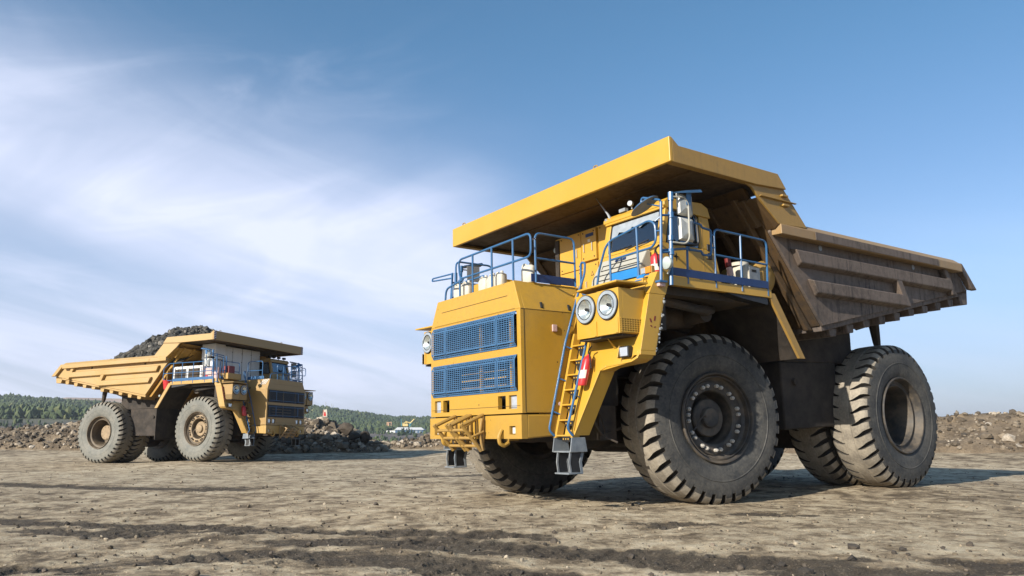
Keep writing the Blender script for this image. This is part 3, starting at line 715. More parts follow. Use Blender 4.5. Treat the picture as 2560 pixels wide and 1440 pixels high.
    for (ya, yb, yo) in ((y0 + .03, y0 + .04, y0 - .004), (y1 - .04, y1 - .03, y1 + .004)):
        q = MB(); q.prism([(.68, ya, 4.44), (1.60, ya, 4.44), (1.47, ya, 5.06), (.68, ya, 5.06)], (0, yb - ya, 0)); part(q, 'side_window', M['glass'], cab)
        q = MB(); w = [(.72, yo, 4.50), (1.50, yo, 4.42), (1.40, yo, 4.98), (.76, yo, 5.02)]; q.tube(w, .022, closed=True, fillet=.08, seg=6); part(q, 'window_seal', M['blackrub'], cab)
    q = MB(); q.tube([(1.615, y0 + .14, 4.49), (1.615, y1 - .14, 4.49), (1.495, y1 - .14, 5.045), (1.495, y0 + .14, 5.045)], .018, closed=True, fillet=.06, seg=6); part(q, 'window_seal', M['blackrub'], cab)
    q = MB(); q.tube([(1.66, 1.95, 4.47), (1.63, 2.5, 4.55)], .012, seg=5); q.tube([(1.65, 2.1, 4.52), (1.62, 1.6, 4.51)], .014, seg=5); q.tube([(1.67, 2.2, 4.46), (1.63, 2.62, 4.5)], .010, seg=5); part(q, 'windscreen_wiper', M['blackrub'], cab)
    q = MB(); q.box(.8, 1.15, 1.8, 2.35, 4.0, 4.55); q.box(.62, .80, 1.8, 2.35, 4.3, 5.0); q.box(1.2, 1.55, 1.5, 2.7, 4.3, 4.47); part(q, 'driver_seat', M['blackrub'], cab, .04)
    if not far:
        q = MB(); q.prism([(1.555, y0 + .14, 4.78), (1.555, y0 + .3, 4.80), (1.55, y0 + .36, 4.87), (1.555, y0 + .6, 4.82), (1.55, y0 + .7, 4.9), (1.555, y0 + .9, 4.84), (1.55, y0 + 1.05, 4.91), (1.555, y1 - .14, 4.86), (1.50, y1 - .14, 5.04), (1.50, y0 + .14, 5.04)], (-.006, 0, 0)); part(q, 'windscreen_reflection', M['lensrim'], cab)  # pale zigzag sheet stands in for a reflection on the windscreen
        q = MB()
        for x in (.62,): q.box(x - .004, x + .004, y1, y1 + .004, 3.80, 5.0)
        q.box(.43, 1.5, y1 + .002, y1 + .016, 5.055, 5.07); part(q, 'door_seam', M['canopy_side'], cab)
        q = MB(); q.prism([(1.32, y1, 4.30), (1.335, y1, 4.235), (1.40, y1, 4.22), (1.335, y1, 4.205), (1.32, y1, 4.14), (1.305, y1, 4.205), (1.24, y1, 4.22), (1.305, y1, 4.235)], (0, .005, 0)); part(q, 'star_emblem', M['black'], cab)
        q = MB(); q.box(.40, .52, y1, y1 + .02, 4.42, 4.54); q.box(.40, .52, y1, y1 + .02, 4.26, 4.38); part(q, 'door_latch', M['blackrub'], cab, .01)
        q = MB(); q.tube([(1.30, y0 - .1, 5.22), (1.50, y0 - .02, 5.2), (1.57, y0 + .05, 5.17)], .03); q.tube([(1.5, 1.42, 5.2), (1.5, 1.36, 5.3), (1.5, 1.0, 5.75)], [.03, .02, .004], seg=5)
        q.cyl((1.5, 2.0, 5.24), (1.5, 2.0, 5.32), .012, seg=6); q.cyl((1.5, 1.99, 5.34), (1.56, 2.01, 5.34), .05, seg=10); q.box(1.46, 1.54, 1.70, 1.86, 5.24, 5.30); part(q, 'roof_aerial', M['steel'], cab)
        q = MB(); q.tube([(.62, 2.4, 5.26), (.62, 2.4, 5.32), (.62, 2.46, 5.36), (.62, 2.52, 5.32), (.62, 2.52, 5.26)], .012, fillet=.03); part(q, 'lifting_eye', M['steel'], cab)
    else:
        for y in (1.45, 1.75, 2.15, 2.6):
            q = MB(); q.box(1.36, 1.48, y - .09, y + .09, 5.29, 5.40); q.cyl((1.42, y, 5.2), (1.42, y, 5.3), .02, seg=6)
            part(q, 'roof_lamp', M['black'], cab, .02)
    q = MB(); yb = 1.80 if far else 1.42
    q.prism([(1.70, yb, 4.33), (1.80, yb, 4.33), (2.02, yb, 3.96), (2.06, yb, 3.765), (1.70, yb, 3.765)], (0, (2.30 if far else 2.60) - yb, 0))
    gp = part(q, 'air_intake_panel', M['grey'], cab, .02)
    q = MB()
    if not far:
        for (x, z, y_) in ((1.876, 4.21, 2.45), (1.932, 4.115, 2.56), (1.99, 4.02, 2.56), (2.03, 3.92, 2.56), (2.049, 3.83, 2.56)): q.box(x - .002, x + .008, 1.58, y_, z - .006, z + .006)
        q.prism([(1.868, 1.575, 4.22), (1.868, 1.585, 4.22), (2.055, 1.585, 3.82), (2.055, 1.575, 3.82)], (.008, 0, .004))
        part(q, 'panel_seam', M['black'], gp)
        q = MB(); q.prism([(1.838, 1.88, 4.285), (1.838, 2.14, 4.285), (1.862, 2.14, 4.243), (1.862, 1.88, 4.243)], (.006, 0, .004)); part(q, 'name_plate', M['blue_dark'], gp)
        text_part('BELAZ', 'name_lettering', .05, M['lens'], gp, (1.858, 2.01, 4.268), (radians(60), 0, radians(90)), .001)
        # corner lamps, extinguisher bracket
        q = MB(); q.box(2.04, 2.20, 2.83, 3.09, 3.80, 3.92, 0); q.box(2.20, 2.215, 2.85, 2.95, 3.815, 3.905, 1); q.box(2.20, 2.218, 2.95, 3.07, 3.81, 3.91, 2); q.box(2.14, 2.22, 2.84, 3.08, 3.77, 3.79, 3)
        part(q, 'corner_lamp', [M['canopy_side'], M['lensrim'], M['orange'], M['blue']])
        q = MB(); q.lathe([(-.04, .04), (-.02, .09), (.02, .105), (.05, .10), (.065, .07), (.07, 0)], (2.12, 3.37, 3.91), 'x', 24); q.tube([(2.08, 3.36, 3.82), (2.06, 3.29, 3.76)], .014)
        part(q, 'round_work_lamp', M['lens'])

    # --- electrical cabinets behind the hood
    if not far:
        q = MB(); q.box(.10, .868, -1.02, 1.28, 3.84, 5.40); q.box(.5, 3.0, -1.1, -.17, 3.84, 4.20)
        cb = part(q, 'electrical_cabinet', M['yellow'], bevel=.01)
        for (a, b, z0, z1, x) in ((-.84, -.15, 4.60, 5.38, .895), (-.84, -.15, 3.86, 4.56, .895), (-.09, .36, 4.72, 5.36, .93), (-.09, .36, 3.86, 4.66, .90), (.40, 1.26, 4.60, 5.38, .895), (.40, 1.26, 3.86, 4.56, .895)):
            q = MB(); q.box(.868, x, a, b, z0, z1, 0)
            hz = (z0 + z1) / 2 - .05
            for yy in ((a + .1, b - .1) if b - a < .5 else (b - .12,)):
                q.tube([(x, yy, hz + .09), (x + .03, yy, hz + .08), (x + .03, yy, hz - .08), (x, yy, hz - .09)], .008, 1, 6)
            for yy in (a + .06, b - .06):
                for zz in (z0 + .06, z1 - .05): q.cyl((x, yy, zz), (x + .012, yy, zz), .014, 2, 8)
            if x > .92:
                q.box(x, x + .006, a + .14, b - .07, z1 - .15, z1 - .08, 3); q.box(x, x + .004, a + .2, a + .28, z1 - .26, z1 - .2, 4)
            elif z0 < 4.5 and a < .3 and a > -.5 or (a < -.5 and z0 > 4.5):
                yc, zc = (a + b) / 2 + (.05 if a > -.5 else .12), z1 - .26
                q.prism([(x, yc - .05, zc), (x, yc + .05, zc), (x, yc, zc + .1)], (.004, 0, 0), 2); q.prism([(x + .004, yc - .03, zc + .012), (x + .004, yc + .03, zc + .012), (x + .004, yc, zc + .075)], (.003, 0, 0), 0)
            part(q, 'cabinet_door', [M['yellow'], M['lensrim'], M['frame'], M['blue_dark'], M['label']], cb, .006)
        q = MB(); q.box(.868, .90, -1.0, -.88, 3.9, 5.36); part(q, 'vent_screen', M['black_dirt'], cb)
        q = MB(); q.cyl((.8, -1.12, 5.2), (.72, -1.12, 5.2), .06, seg=12); part(q, 'cabinet_lamp', M['lens'], cb)
    else:
        q = MB(); q.box(.10, .868, -1.37, 1.28, 3.84, 5.62); cb = part(q, 'electrical_cabinet', M['whitepaint'], bevel=.015)
        for (a, b) in ((-1.35, -.84), (-.81, -.13), (-.09, .57), (.61, 1.26)):
            q = MB(); q.box(.868, .90, a, b, 4.0, 5.58, 0)
            for zz in (4.3, 4.9, 5.35): q.box(.90, .915, b - .04, b + (.12 if a > .5 else .01), zz - .02, zz + .02, 1)
            part(q, 'cabinet_door', [M['whitepaint'], M['frame']], cb, .006)
        for s in (1,):
            q = MB(); q.box(.1, .95, -2.1, -1.40, 4.9, 5.66); q.box(.05, .80, -2.0, -1.40, 3.8, 4.88); part(q, 'side_locker', M['whitepaint'], cb, .02)
        q = MB(); q.box(.868, .875, -.84, -.81, 4.0, 5.6); q.box(.868, .875, .57, .61, 4.0, 5.6); q.box(.868, .875, -.13, -.09, 4.0, 5.6); part(q, 'door_gap', M['black'], cb)
        # brake resistor grid on the right deck, pale housing
        q = MB(); q.box(-.74, 1.0, -2.95, -2.1, 3.755, 4.50, 0)
        for (a, b) in ((-.66, .02), (.16, .86)): q.box(a, b, -2.965, -2.95, 3.80, 4.36, 1)
        for i in range(9):
            z = 3.83 + i * .065
            for (a, b) in ((-.64, .0), (.18, .84)): q.box(a, b, -2.978, -2.965, z, z + .02, 1)
        for x in (-.74, .03, .10, .88): q.box(x, x + .07, -2.985, -2.95, 3.77, 4.45, 0)
        part(q, 'resistor_grid', [M['whitepaint'], M['frame']], bevel=.01)
        q = MB(); q.box(1.1, 1.9, -2.9, -2.2, 3.77, 4.35, 0); q.box(1.15, 1.3, -2.93, -2.9, 3.8, 4.0, 1); q.box(2.0, 2.5, -2.9, -2.0, 3.76, 4.05, 2); q.box(2.05, 2.45, -2.8, -2.4, 4.05, 4.4, 3)
        part(q, 'deck_locker', [M['pink'], M['red'], M['yellow_b'], M['bag']], bevel=.02)

    # --- dump body
    b = MB()
    for s in (1, -1):
        b.prism([(-.83, s * 3.2, 4.86), (-2.23, s * 3.2, 3.20), (-8.34, s * 3.2, 4.43), (-7.72, s * 3.2, 5.05), (-.83, s * 3.2, 5.05)], (0, -s * .06, 0), 0)
    body = part(b, 'dump_body', BODY, bevel=.01)
    q = MB()
    q.prism([(-.20, 3.14, 5.62), (-.30, 3.14, 5.62), (-.93, 3.14, 4.86), (-2.30, 3.14, 3.24), (-2.20, 3.14, 3.20), (-.80, 3.14, 4.86)], (0, -6.28, 0), 0)
    for y in (-2.9, -2.3, -1.5, -.5, .5, 1.5, 2.3, 2.9):
        q.prism([(-.22, y, 5.45), (-.92, y, 4.62), (-2.20, y, 3.12), (-2.02, y, 3.12), (-.80, y, 4.55), (-.10, y, 5.40)], (0, .10 if y > 0 else -.10, 0), 0)
    q.prism([(-.36, 3.13, 5.44), (-.74, 3.13, 4.99), (-.56, 3.13, 4.92), (-.18, 3.13, 5.37)], (0, -6.26, 0), 1)
    part(q, 'headboard', [BIN, M['body_in_b'] if far else M['body_in']], body, .012)
    q = MB()
    q.prism([(-2.23, 3.15, 3.22), (-8.42, 3.15, 4.45), (-8.42, 3.15, 4.35), (-2.25, 3.15, 3.10)], (0, -6.3, 0), 0)
    for i in range(10):
        x = -2.7 - i * .62; z = 3.22 - (x + 2.23) * .2 - .12
        dpt = (.17, .19, .16, .18, .19, .16, .18, .2, .19, .15)[i]
        q.prism([(x - .14, 3.10, z), (x + .14, 3.10, z), (x + .09, 3.10, z - dpt), (x - .11, 3.10, z - dpt * .9)], (0, -6.2, 0), 0)
    for s in (1, -1): q.prism([(-2.2, s * .75, 3.1), (-8.0, s * .75, 4.26), (-8.0, s * .75, 4.0), (-6.2, s * .75, 3.35), (-3.0, s * .75, 2.6), (-2.3, s * .75, 2.7)], (0, -s * .3, 0), 0)
    q.prism([(-7.95, 3.15, 4.35), (-8.44, 3.15, 4.46), (-8.38, 3.15, 4.10), (-8.05, 3.15, 4.08)], (0, -6.3, 0), 0)
    part(q, 'body_floor', BODY if far else M['body'], body, .015)
    for s in (1, -1):
        q = MB(); q.prism([(-.86, s * 3.20, 4.80), (-.86, s * 3.42, 4.79), (-.86, s * 3.42, 4.965), (-.86, s * 3.24, 5.11), (-.86, s * 3.20, 5.11)], (-6.88, 0, 0)); part(q, 'top_rail', BODY if far else M['body_top'], body, .012)
        q = MB()
        q.prism([(-1.9, s * 3.425, 4.955), (-1.9, s * 3.425, 4.80), (-6.6, s * 3.425, 4.80), (-6.6, s * 3.425, 4.955)], (0, s * .012, 0))
        part(q, 'rail_strip', BODY, body, .004)
        for (xa, xb, z0, z1) in ((-1.38, -7.20, 4.33, 4.60), (-1.84, -5.1, 3.80, 4.06)):
            q = MB(); dx = (4.6 - z0) * .33
            q.prism([(xa - .20, s * 3.20, z0 - .05), (xa - .12, s * 3.345, z0), (xa, s * 3.345, z1 - .03), (xa, s * 3.20, z1 + .02)], (xb - xa, 0, 0)); part(q, 'side_rib', BODY, body, .02)
        for (xt, zt, xb, zb, w) in ((-4.88, 4.36, -5.18, 3.79, .22), (-6.98, 4.84, -7.32, 4.22, .2), (-7.70, 5.03, -8.30, 4.44, .26)):
            q = MB(); q.prism([(xt, s * 3.2, zt), (xt - w, s * 3.2, zt), (xb - w, s * 3.2, zb), (xb, s * 3.2, zb)], (0, s * .135, 0)); part(q, 'side_post', BODY, body, .02)
        for x in (-2.37, -5.89):
            q = MB(); q.cyl((x, s * 3.201, 4.74), (x, s * 3.212, 4.74), .055, seg=14)
            part(q, 'rope_hole', M['lensrim'] if not far else M['frame'], body)
        # riser between canopy and rail
        q = MB(); q.prism([(.10, s * 3.40, 5.62), (-.12, s * 3.40, 5.55), (-.27, s * 3.40, 5.40), (-.83, s * 3.40, 4.97), (-1.70, s * 3.40, 5.0), (-1.06, s * 3.40, 5.66), (-.9, s * 3.40, 5.75)], (0, -s * .05, 0))
        q.prism([(-.29, s * 3.395, 5.40), (-.84, s * 3.395, 4.97), (-.84, s * 3.30, 4.90), (-.29, s * 3.30, 5.36)], (.02, -s * .2, 0), 1)
        if not far: q.box(-1.36, -.30, min(s * 3.40, s * 3.45), max(s * 3.40, s * 3.45), 5.41, 5.43); q.box(-1.1, -.92, min(s * 3.40, s * 3.46), max(s * 3.40, s * 3.46), 5.50, 5.54); q.box(-1.12, -.94, min(s * 3.40, s * 3.46), max(s * 3.40, s * 3.46), 5.32, 5.36)
        part(q, 'riser_plate', [CS, BIN], body, .01)
        q = MB(); q.tube([(-6.28, s * 1.93, 3.90), (-6.36, s * 1.93, 3.22), (-6.40, s * 1.93, 2.95)], [.14, .09, .05], seg=8); q.tube([(-5.2, s * 1.9, 3.62), (-5.6, s * 1.9, 3.48), (-6.2, s * 1.92, 3.62)], .02); part(q, 'rock_ejector', M['frame'], body)
    # canopy
    q = MB()
    q.box(1.95, 2.02, -3.45, 3.45, 5.61, 6.04, 0)
    part_c = part(q, 'canopy', YF if far else M['yellow'], body, .012)
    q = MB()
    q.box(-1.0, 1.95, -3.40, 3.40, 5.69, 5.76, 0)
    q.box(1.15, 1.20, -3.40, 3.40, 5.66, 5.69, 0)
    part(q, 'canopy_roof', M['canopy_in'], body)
    for s in (1, -1):
        q = MB(); q.prism([(1.95, s * 3.45, 5.61), (1.95, s * 3.45, 6.03), (1.80, s * 3.45, 5.915), (-.85, s * 3.45, 5.915), (-1.07, s * 3.45, 5.65), (-.18, s * 3.45, 5.60)], (0, -s * .05, 0))
        q.box(-1.0, 1.94, min(s * 3.30, s * 3.40), max(s * 3.30, s * 3.40), 5.61, 5.63)
        part(q, 'canopy_side', CS, body, .01)
    q = MB()
    for y in (-3.0, 1.6): q = MB(); q.tube([(1.98, y - .05, 6.04), (1.98, y - .05, 6.09), (1.98, y + .05, 6.09), (1.98, y + .05, 6.04)], .012, fillet=.03); part(q, 'lifting_eye', M['canopy_side'], body)
    if far:
        for s in (1, -1):
            q = MB(); q.box(2.021, 2.026, min(s * 3.44, s * 3.30), max(s * 3.44, s * 3.30), 5.62, 6.03, 0)
            for i in range(4): q.prism([(2.027, s * 3.44, 5.63 + i * .11), (2.027, s * 3.30, 5.71 + i * .11), (2.027, s * 3.30, 5.75 + i * .11), (2.027, s * 3.44, 5.67 + i * .11)], (.003, 0, 0), 1)
            part(q, 'warning_stripes', [M['stripe_dark'], M['stripe_white']], body)
    return root

def place_truck(root, x, y, z, th, pt, rl):
    root.rotation_mode = 'XYZ'; root.location = (x, y, z)
    root.rotation_euler = (Matrix.Rotation(th, 4, 'Z') @ Matrix.Rotation(-pt, 4, 'Y') @ Matrix.Rotation(rl, 4, 'X')).to_euler()
    return Matrix.Translation((x, y, z)) @ (Matrix.Rotation(th, 4, 'Z') @ Matrix.Rotation(-pt, 4, 'Y') @ Matrix.Rotation(rl, 4, 'X'))

near = make_truck('haul_truck', False, -.166)
MA = place_truck(near, 2.3247, 15.7323, 0, 3.7556, -.0178, -.0004)
tag(near, 'huge empty yellow mining haul truck with blue grilles parked in the right foreground', 'dump truck', 'mining haul trucks')
far_t = make_truck('haul_truck', True, -.1154)
MBm = place_truck(far_t, -14.6581, 39.4353, .0985, -.3639, .0229, -.0101)
tag(far_t, 'smaller looking far yellow haul truck loaded with rock, standing at left', 'dump truck', 'mining haul trucks')
# ------------------------------------------------------------------ terrain helpers
import numpy as np
rng = np.random.default_rng(11)
def _hash(ix, iy, s):
    h = (ix * 374761393 + iy * 668265263 + s * 974634777) & 0xffffffff
    h = ((h ^ (h >> 13)) * 1274126177) & 0xffffffff
    return ((h ^ (h >> 16)) & 0xffff) / 65535.0
def vnoise(x, y, s=0):
    ix = np.floor(x).astype(np.int64); iy = np.floor(y).astype(np.int64); fx_ = x - ix; fy_ = y - iy
    u = fx_ * fx_ * (3 - 2 * fx_); v = fy_ * fy_ * (3 - 2 * fy_)
    a = _hash(ix, iy, s); b = _hash(ix + 1, iy, s); c = _hash(ix, iy + 1, s); d = _hash(ix + 1, iy + 1, s)
    return (a * (1 - u) + b * u) * (1 - v) + (c * (1 - u) + d * u) * v
def fbm(x, y, s=0, o=4, g=.5):
    t_ = 0; a = 1; n = 0
    for i in range(o):
        t_ = t_ + a * vnoise(x * 2 ** i + 13.7 * i, y * 2 ** i - 7.1 * i, s + i); n += a; a *= g
    return t_ / n
def sstep(a, b, x): u = np.clip((x - a) / (b - a), 0, 1); return u * u * (3 - 2 * u)
def np_mesh(name, v, f, mats, parent=None, smooth=False, attrs=None):
    me = bpy.data.meshes.new(name); v = np.asarray(v, np.float32); f = np.asarray(f, np.int32); k = f.shape[1]
    me.vertices.add(len(v)); me.vertices.foreach_set('co', v.ravel())
    me.loops.add(f.size); me.loops.foreach_set('vertex_index', f.ravel())
    me.polygons.add(len(f)); me.polygons.foreach_set('loop_start', np.arange(0, f.size, k, dtype=np.int32))
    try: me.polygons.foreach_set('loop_total', np.full(len(f), k, np.int32))
    except Exception: pass
    me.update(calc_edges=True)
    for m_ in (mats if isinstance(mats, (list, tuple)) else [mats]): me.materials.append(m_)
    me.polygons.foreach_set('use_smooth', np.full(len(f), smooth))
    for an, av in (attrs or {}).items():
        at = me.attributes.new(an, 'FLOAT', 'POINT'); at.data.foreach_set('value', np.asarray(av, np.float32))
    me.validate(); me.update()
    o = bpy.data.objects.new(name, me); COL.objects.link(o)
    if parent: o.parent = parent
    return o

# wheel contact points hold the ground at the wheels' own height
ctrl = []
for Mx in (MA, MBm):
    for (x, y) in ((0, 2.0), (0, -2.0), (-5.41, 2.4), (-5.41, -2.4), (-5.41, 1.3), (-5.41, -1.3)):
        p = Mx @ Vector((x, y, .0)); ctrl.append((p.x, p.y, p.z))
TRACKS = [   # centre line, width, depth
    ([(-13, 14.2), (-8.0, 12.25), (-5.5, 11.3), (-3.2, 10.35), (-1.9, 9.95)], .50),
    ([(-6.5, 10.6), (-4.4, 10.2), (-2.6, 10.0), (-1.0, 9.75), (.4, 9.4)], .34),
    ([(-2.3, 9.1), (-.9, 8.85), (.3, 8.5), (1.3, 8.05), (2.4, 7.4), (3.3, 6.6)], .55),
    ([(-5.2, 6.9), (-3.8, 7.3), (-2.6, 8.0), (-1.4, 7.7), (-.2, 7.1), (.6, 6.5)], .42),
    ([(-14, 20.5), (-9.5, 18.8), (-6.5, 18.2)], .6),
    ([(2.2, 7.3), (3.6, 7.6), (4.6, 7.1)], .3),
    ([(3.6, 11.9), (4.0, 11.8), (4.5, 11.75)], .22),
    ([(1.6, 10.9), (2.4, 10.8), (3.0, 10.7)], .2),
    ([(-3.0, 24), (-1.5, 24.5), (.5, 25)], .7),
]
def track_field(x, y):
    m_ = np.zeros_like(x); along = np.zeros_like(x)
    for (pts, w) in TRACKS:
        s0 = 0
        for (a, b) in zip(pts, pts[1:]):
            ax_, ay_ = a; bx_, by_ = b; dx, dy = bx_ - ax_, by_ - ay_; L_ = math.hypot(dx, dy)
            u = np.clip(((x - ax_) * dx + (y - ay_) * dy) / L_ ** 2, 0, 1)
            dist = np.hypot(x - ax_ - u * dx, y - ay_ - u * dy)
            k = 1 - sstep(w * .30, w * 1.45, dist + (fbm(x * 1.4, y * 2.6, 40, 4, .6) - .5) * 1.15)
            sel = k > m_; along = np.where(sel, s0 + u * L_, along); m_ = np.maximum(m_, k); s0 += L_
    return m_, along
def ground_h(x, y, detail=True):
    rise = .45 * sstep(36, 58, y + .9 * np.maximum(0, x - 2))
    z = rise + (fbm(x * .16, y * .16, 3, 3) - .5) * .22 + (fbm(x * .5, y * .5, 5, 3) - .5) * .06
    num = 0; den = .0
    for (cx, cy, cz) in ctrl:
        w = np.exp(-((x - cx) ** 2 + (y - cy) ** 2) / 4.5); num = num + w * cz; den = den + w
    k = np.clip(den, 0, 1) ** .5
    z = np.where(den > 1e-9, z * (1 - k) + k * num / np.maximum(den, 1e-9), z)
    # keep the foreground low before the camera
    if detail:
        m_, al = track_field(x, y)
        near_ = np.exp(-np.hypot(x, y) / 30)
        lump = fbm(x * 5, y * 5, 9, 4, .6) - .5
        z = z + lump * .052 * near_ + (fbm(x * 13, y * 13, 14, 3, .6) - .5) * .020 * near_ + m_ * (-.022 + (fbm(x * 7, y * 7, 21, 4, .65) - .45) * .055 + .010 * np.sign(np.sin(al * 2 * pi / .27)) * (fbm(x * 1.3, y * 1.3, 33, 2) > .45))
        return z, m_
    return z

# ------------------------------------------------------------------ ground
azs = np.radians(np.concatenate([np.linspace(-180, -50, 50, endpoint=False), np.linspace(-50, 50, 760, endpoint=False), np.linspace(50, 180, 50, endpoint=False)]))
rs = np.concatenate([[.4, 1.2, 2.2, 3.2], 4 * (170 / 4) ** np.linspace(0, 1, 560), 170 * (6000 / 170) ** np.linspace(.06, 1, 22)])
A_, Rr = np.meshgrid(azs, rs); gx = Rr * np.sin(A_); gy = Rr * np.cos(A_)
gz, gm_ = ground_h(gx.ravel(), gy.ravel()); gz = gz - np.where(Rr.ravel() > 130, 2.0 * sstep(130, 220, Rr.ravel()), 0)
nr, na = Rr.shape; vs = np.stack([gx.ravel(), gy.ravel(), gz], 1)
i0 = np.arange(nr - 1)[:, None] * na; k0 = np.arange(na)[None, :]; k1 = (k0 + 1) % na
fs = np.stack([i0 + k0, i0 + na + k0, i0 + na + k1, i0 + k1], -1).reshape(-1, 4)[:, ::-1]

m, t, bs = material('dry_mine_ground')
geo = t.node('ShaderNodeNewGeometry').outputs['Position']
at = t.node('ShaderNodeAttribute'); at.attribute_name = 'mud'
n_big = t.noise(geo, .11, 5, .6, .4); n_mid = t.noise(t.mapping(geo, (.55, 1.1, 1)), .55, 6, .62, .5); n_fine = t.noise(geo, 6, 7, .68); n_grit = t.noise(geo, 42, 4, .7)
n_pat = t.noise(t.mapping(geo, (1.25, .85, 1), (0, 0, radians(-8))), 1.1, 10, .72, .35)
n_spk = t.noise(geo, 3.2, 9, .74)
f_ = t.math('ADD', t.math('MULTIPLY', n_pat, .50), t.math('MULTIPLY', n_spk, .50))
f_ = t.math('ADD', f_, t.math('MULTIPLY', t.math('SUBTRACT', n_big, .5), .22))
rp = t.node('ShaderNodeValToRGB'); t.put(rp.inputs[0], f_); cr_ = rp.color_ramp
for pos_, col_ in ((.34, (.085, .064, .043)), (.43, (.19, .146, .096)), (.485, (.38, .302, .20)), (.53, (.54, .445, .305)), (.60, (.66, .565, .405)), (.72, (.76, .68, .51))):
    e_ = cr_.elements.new(pos_); e_.color = (*K(col_), 1)
cr_.elements.remove(cr_.elements[0]); cr_.elements.remove(cr_.elements[len(cr_.elements) - 1])
c = rp.outputs[0]
mud = t.ramp(t.math('MULTIPLY_ADD', n_spk, 1.9, t.math('MULTIPLY', at.outputs['Fac'], .70)), 1.12, 1.52)
c = t.mix(t.math('MULTIPLY', mud, .92), c, t.mix(t.ramp(n_grit, .35, .7), K((.05, .041, .032)), K((.115, .092, .068))))
c = t.mix(t.math('MULTIPLY', t.ramp(n_grit, .58, .72), .40), c, K((.74, .65, .51)))
c = t.mix(t.math('MULTIPLY', t.ramp(n_grit, .43, .30), .60), c, K((.09, .07, .048)))
t.put(bs.inputs['Base Color'], c); bs.inputs['Roughness'].default_value = .93; bs.inputs['Specular IOR Level'].default_value = .2
b = t.node('ShaderNodeBump'); b.inputs['Strength'].default_value = .9; b.inputs['Distance'].default_value = .03
t.put(b.inputs['Height'], t.math('ADD', t.math('MULTIPLY', n_spk, 2.2), t.math('MULTIPLY', n_grit, .6))); t.l.new(b.outputs[0], bs.inputs['Normal'])
GROUND = m
tag(np_mesh('ground', vs, fs, GROUND, smooth=True, attrs={'mud': gm_}), 'dry rutted mine ground with dark muddy tyre tracks', kind='structure')

# ------------------------------------------------------------------ stones
def ico(sub):
    bm = bmesh.new(); bmesh.ops.create_icosphere(bm, subdivisions=sub, radius=1)
    v = np.array([x.co[:] for x in bm.verts]); f = np.array([[q.index for q in p.verts] for p in bm.faces]); bm.free(); return v, f
ICO1, ICO2 = ico(1), ico(2)
def rocks(pos, size, base=ICO1, flat=.7, rough=.25, seed=0, cut=4):
    r = np.random.default_rng(seed); bv, bf = base; n = len(pos); nv = len(bv)
    v = np.repeat(bv[None], n, 0).copy()
    for k in range(cut):      # chop with random planes: angular stones
        nn = r.normal(size=(n, 3)); nn /= np.linalg.norm(nn, axis=1, keepdims=True); d_ = r.uniform(.45, .85, n)
        dp = np.einsum('nvk,nk->nv', v, nn); ex = np.maximum(0, dp - d_[:, None]); v -= ex[:, :, None] * nn[:, None, :]
    v *= 1 + rough * (r.random((n, nv, 1)) - .5)
    v *= np.stack([r.uniform(.7, 1.35, n), r.uniform(.7, 1.2, n), r.uniform(.55, 1.0, n) * flat / .7], 1)[:, None, :]
    a = r.uniform(0, 2 * pi, n); ca, sa = np.cos(a), np.sin(a); tl = r.normal(0, .35, n); ct, st_ = np.cos(tl), np.sin(tl)
    y_ = v[:, :, 1] * ct[:, None] - v[:, :, 2] * st_[:, None]; z_ = v[:, :, 1] * st_[:, None] + v[:, :, 2] * ct[:, None]; v[:, :, 1], v[:, :, 2] = y_, z_
    x_ = v[:, :, 0] * ca[:, None] - v[:, :, 1] * sa[:, None]; y_ = v[:, :, 0] * sa[:, None] + v[:, :, 1] * ca[:, None]; v[:, :, 0], v[:, :, 1] = x_, y_
    v = v * np.asarray(size)[:, None, None] + np.asarray(pos)[:, None, :]
    f = (bf[None] + (np.arange(n) * nv)[:, None, None]).reshape(-1, 3)
    tone = np.repeat(r.random(n), nv)
    return v.reshape(-1, 3), f, tone
def rock_mat(name, c0, c1, c2):
    c0, c1, c2 = K(c0), K(c1), K(c2)
    m, t, bs = material(name); at = t.node('ShaderNodeAttribute'); at.attribute_name = 'tone'
    geo = t.node('ShaderNodeNewGeometry').outputs['Position']; n = t.noise(geo, 5, 5, .65)
    c = t.mix(t.ramp(at.outputs['Fac'], .15, .75), c0, c1); c = t.mix(t.ramp(at.outputs['Fac'], .80, .97), c, c2)
    c = t.mix(t.math('MULTIPLY', t.ramp(n, .4, .7), .5), c, [x * .5 for x in c0]); t.put(bs.inputs['Base Color'], c); bs.inputs['Roughness'].default_value = .9
    b = t.node('ShaderNodeBump'); b.inputs['Strength'].default_value = .6; b.inputs['Distance'].default_value = .04; t.put(b.inputs['Height'], t.noise(geo, 9, 5, .7)); t.l.new(b.outputs[0], bs.inputs['Normal'])
    return m
M['clod'] = rock_mat('dark_mud_clods', (.05, .042, .034), (.10, .08, .06), (.2, .16, .12))
M['pebble'] = rock_mat('dry_pebbles', (.10, .078, .052), (.36, .29, .20), (.46, .39, .29))
M['rubble'] = rock_mat('brown_grey_rubble', (.085, .066, .046), (.28, .225, .16), (.52, .45, .36))
M['ore'] = rock_mat('dark_grey_ore', (.040, .040, .036), (.095, .090, .078), (.22, .20, .17))
M['boulder'] = rock_mat('brown_boulder', (.17, .125, .08), (.22, .165, .105), (.25, .19, .12))
M['boulder_dark'] = rock_mat('dark_boulder', (.05, .038, .027), (.08, .062, .045), (.10, .08, .06))
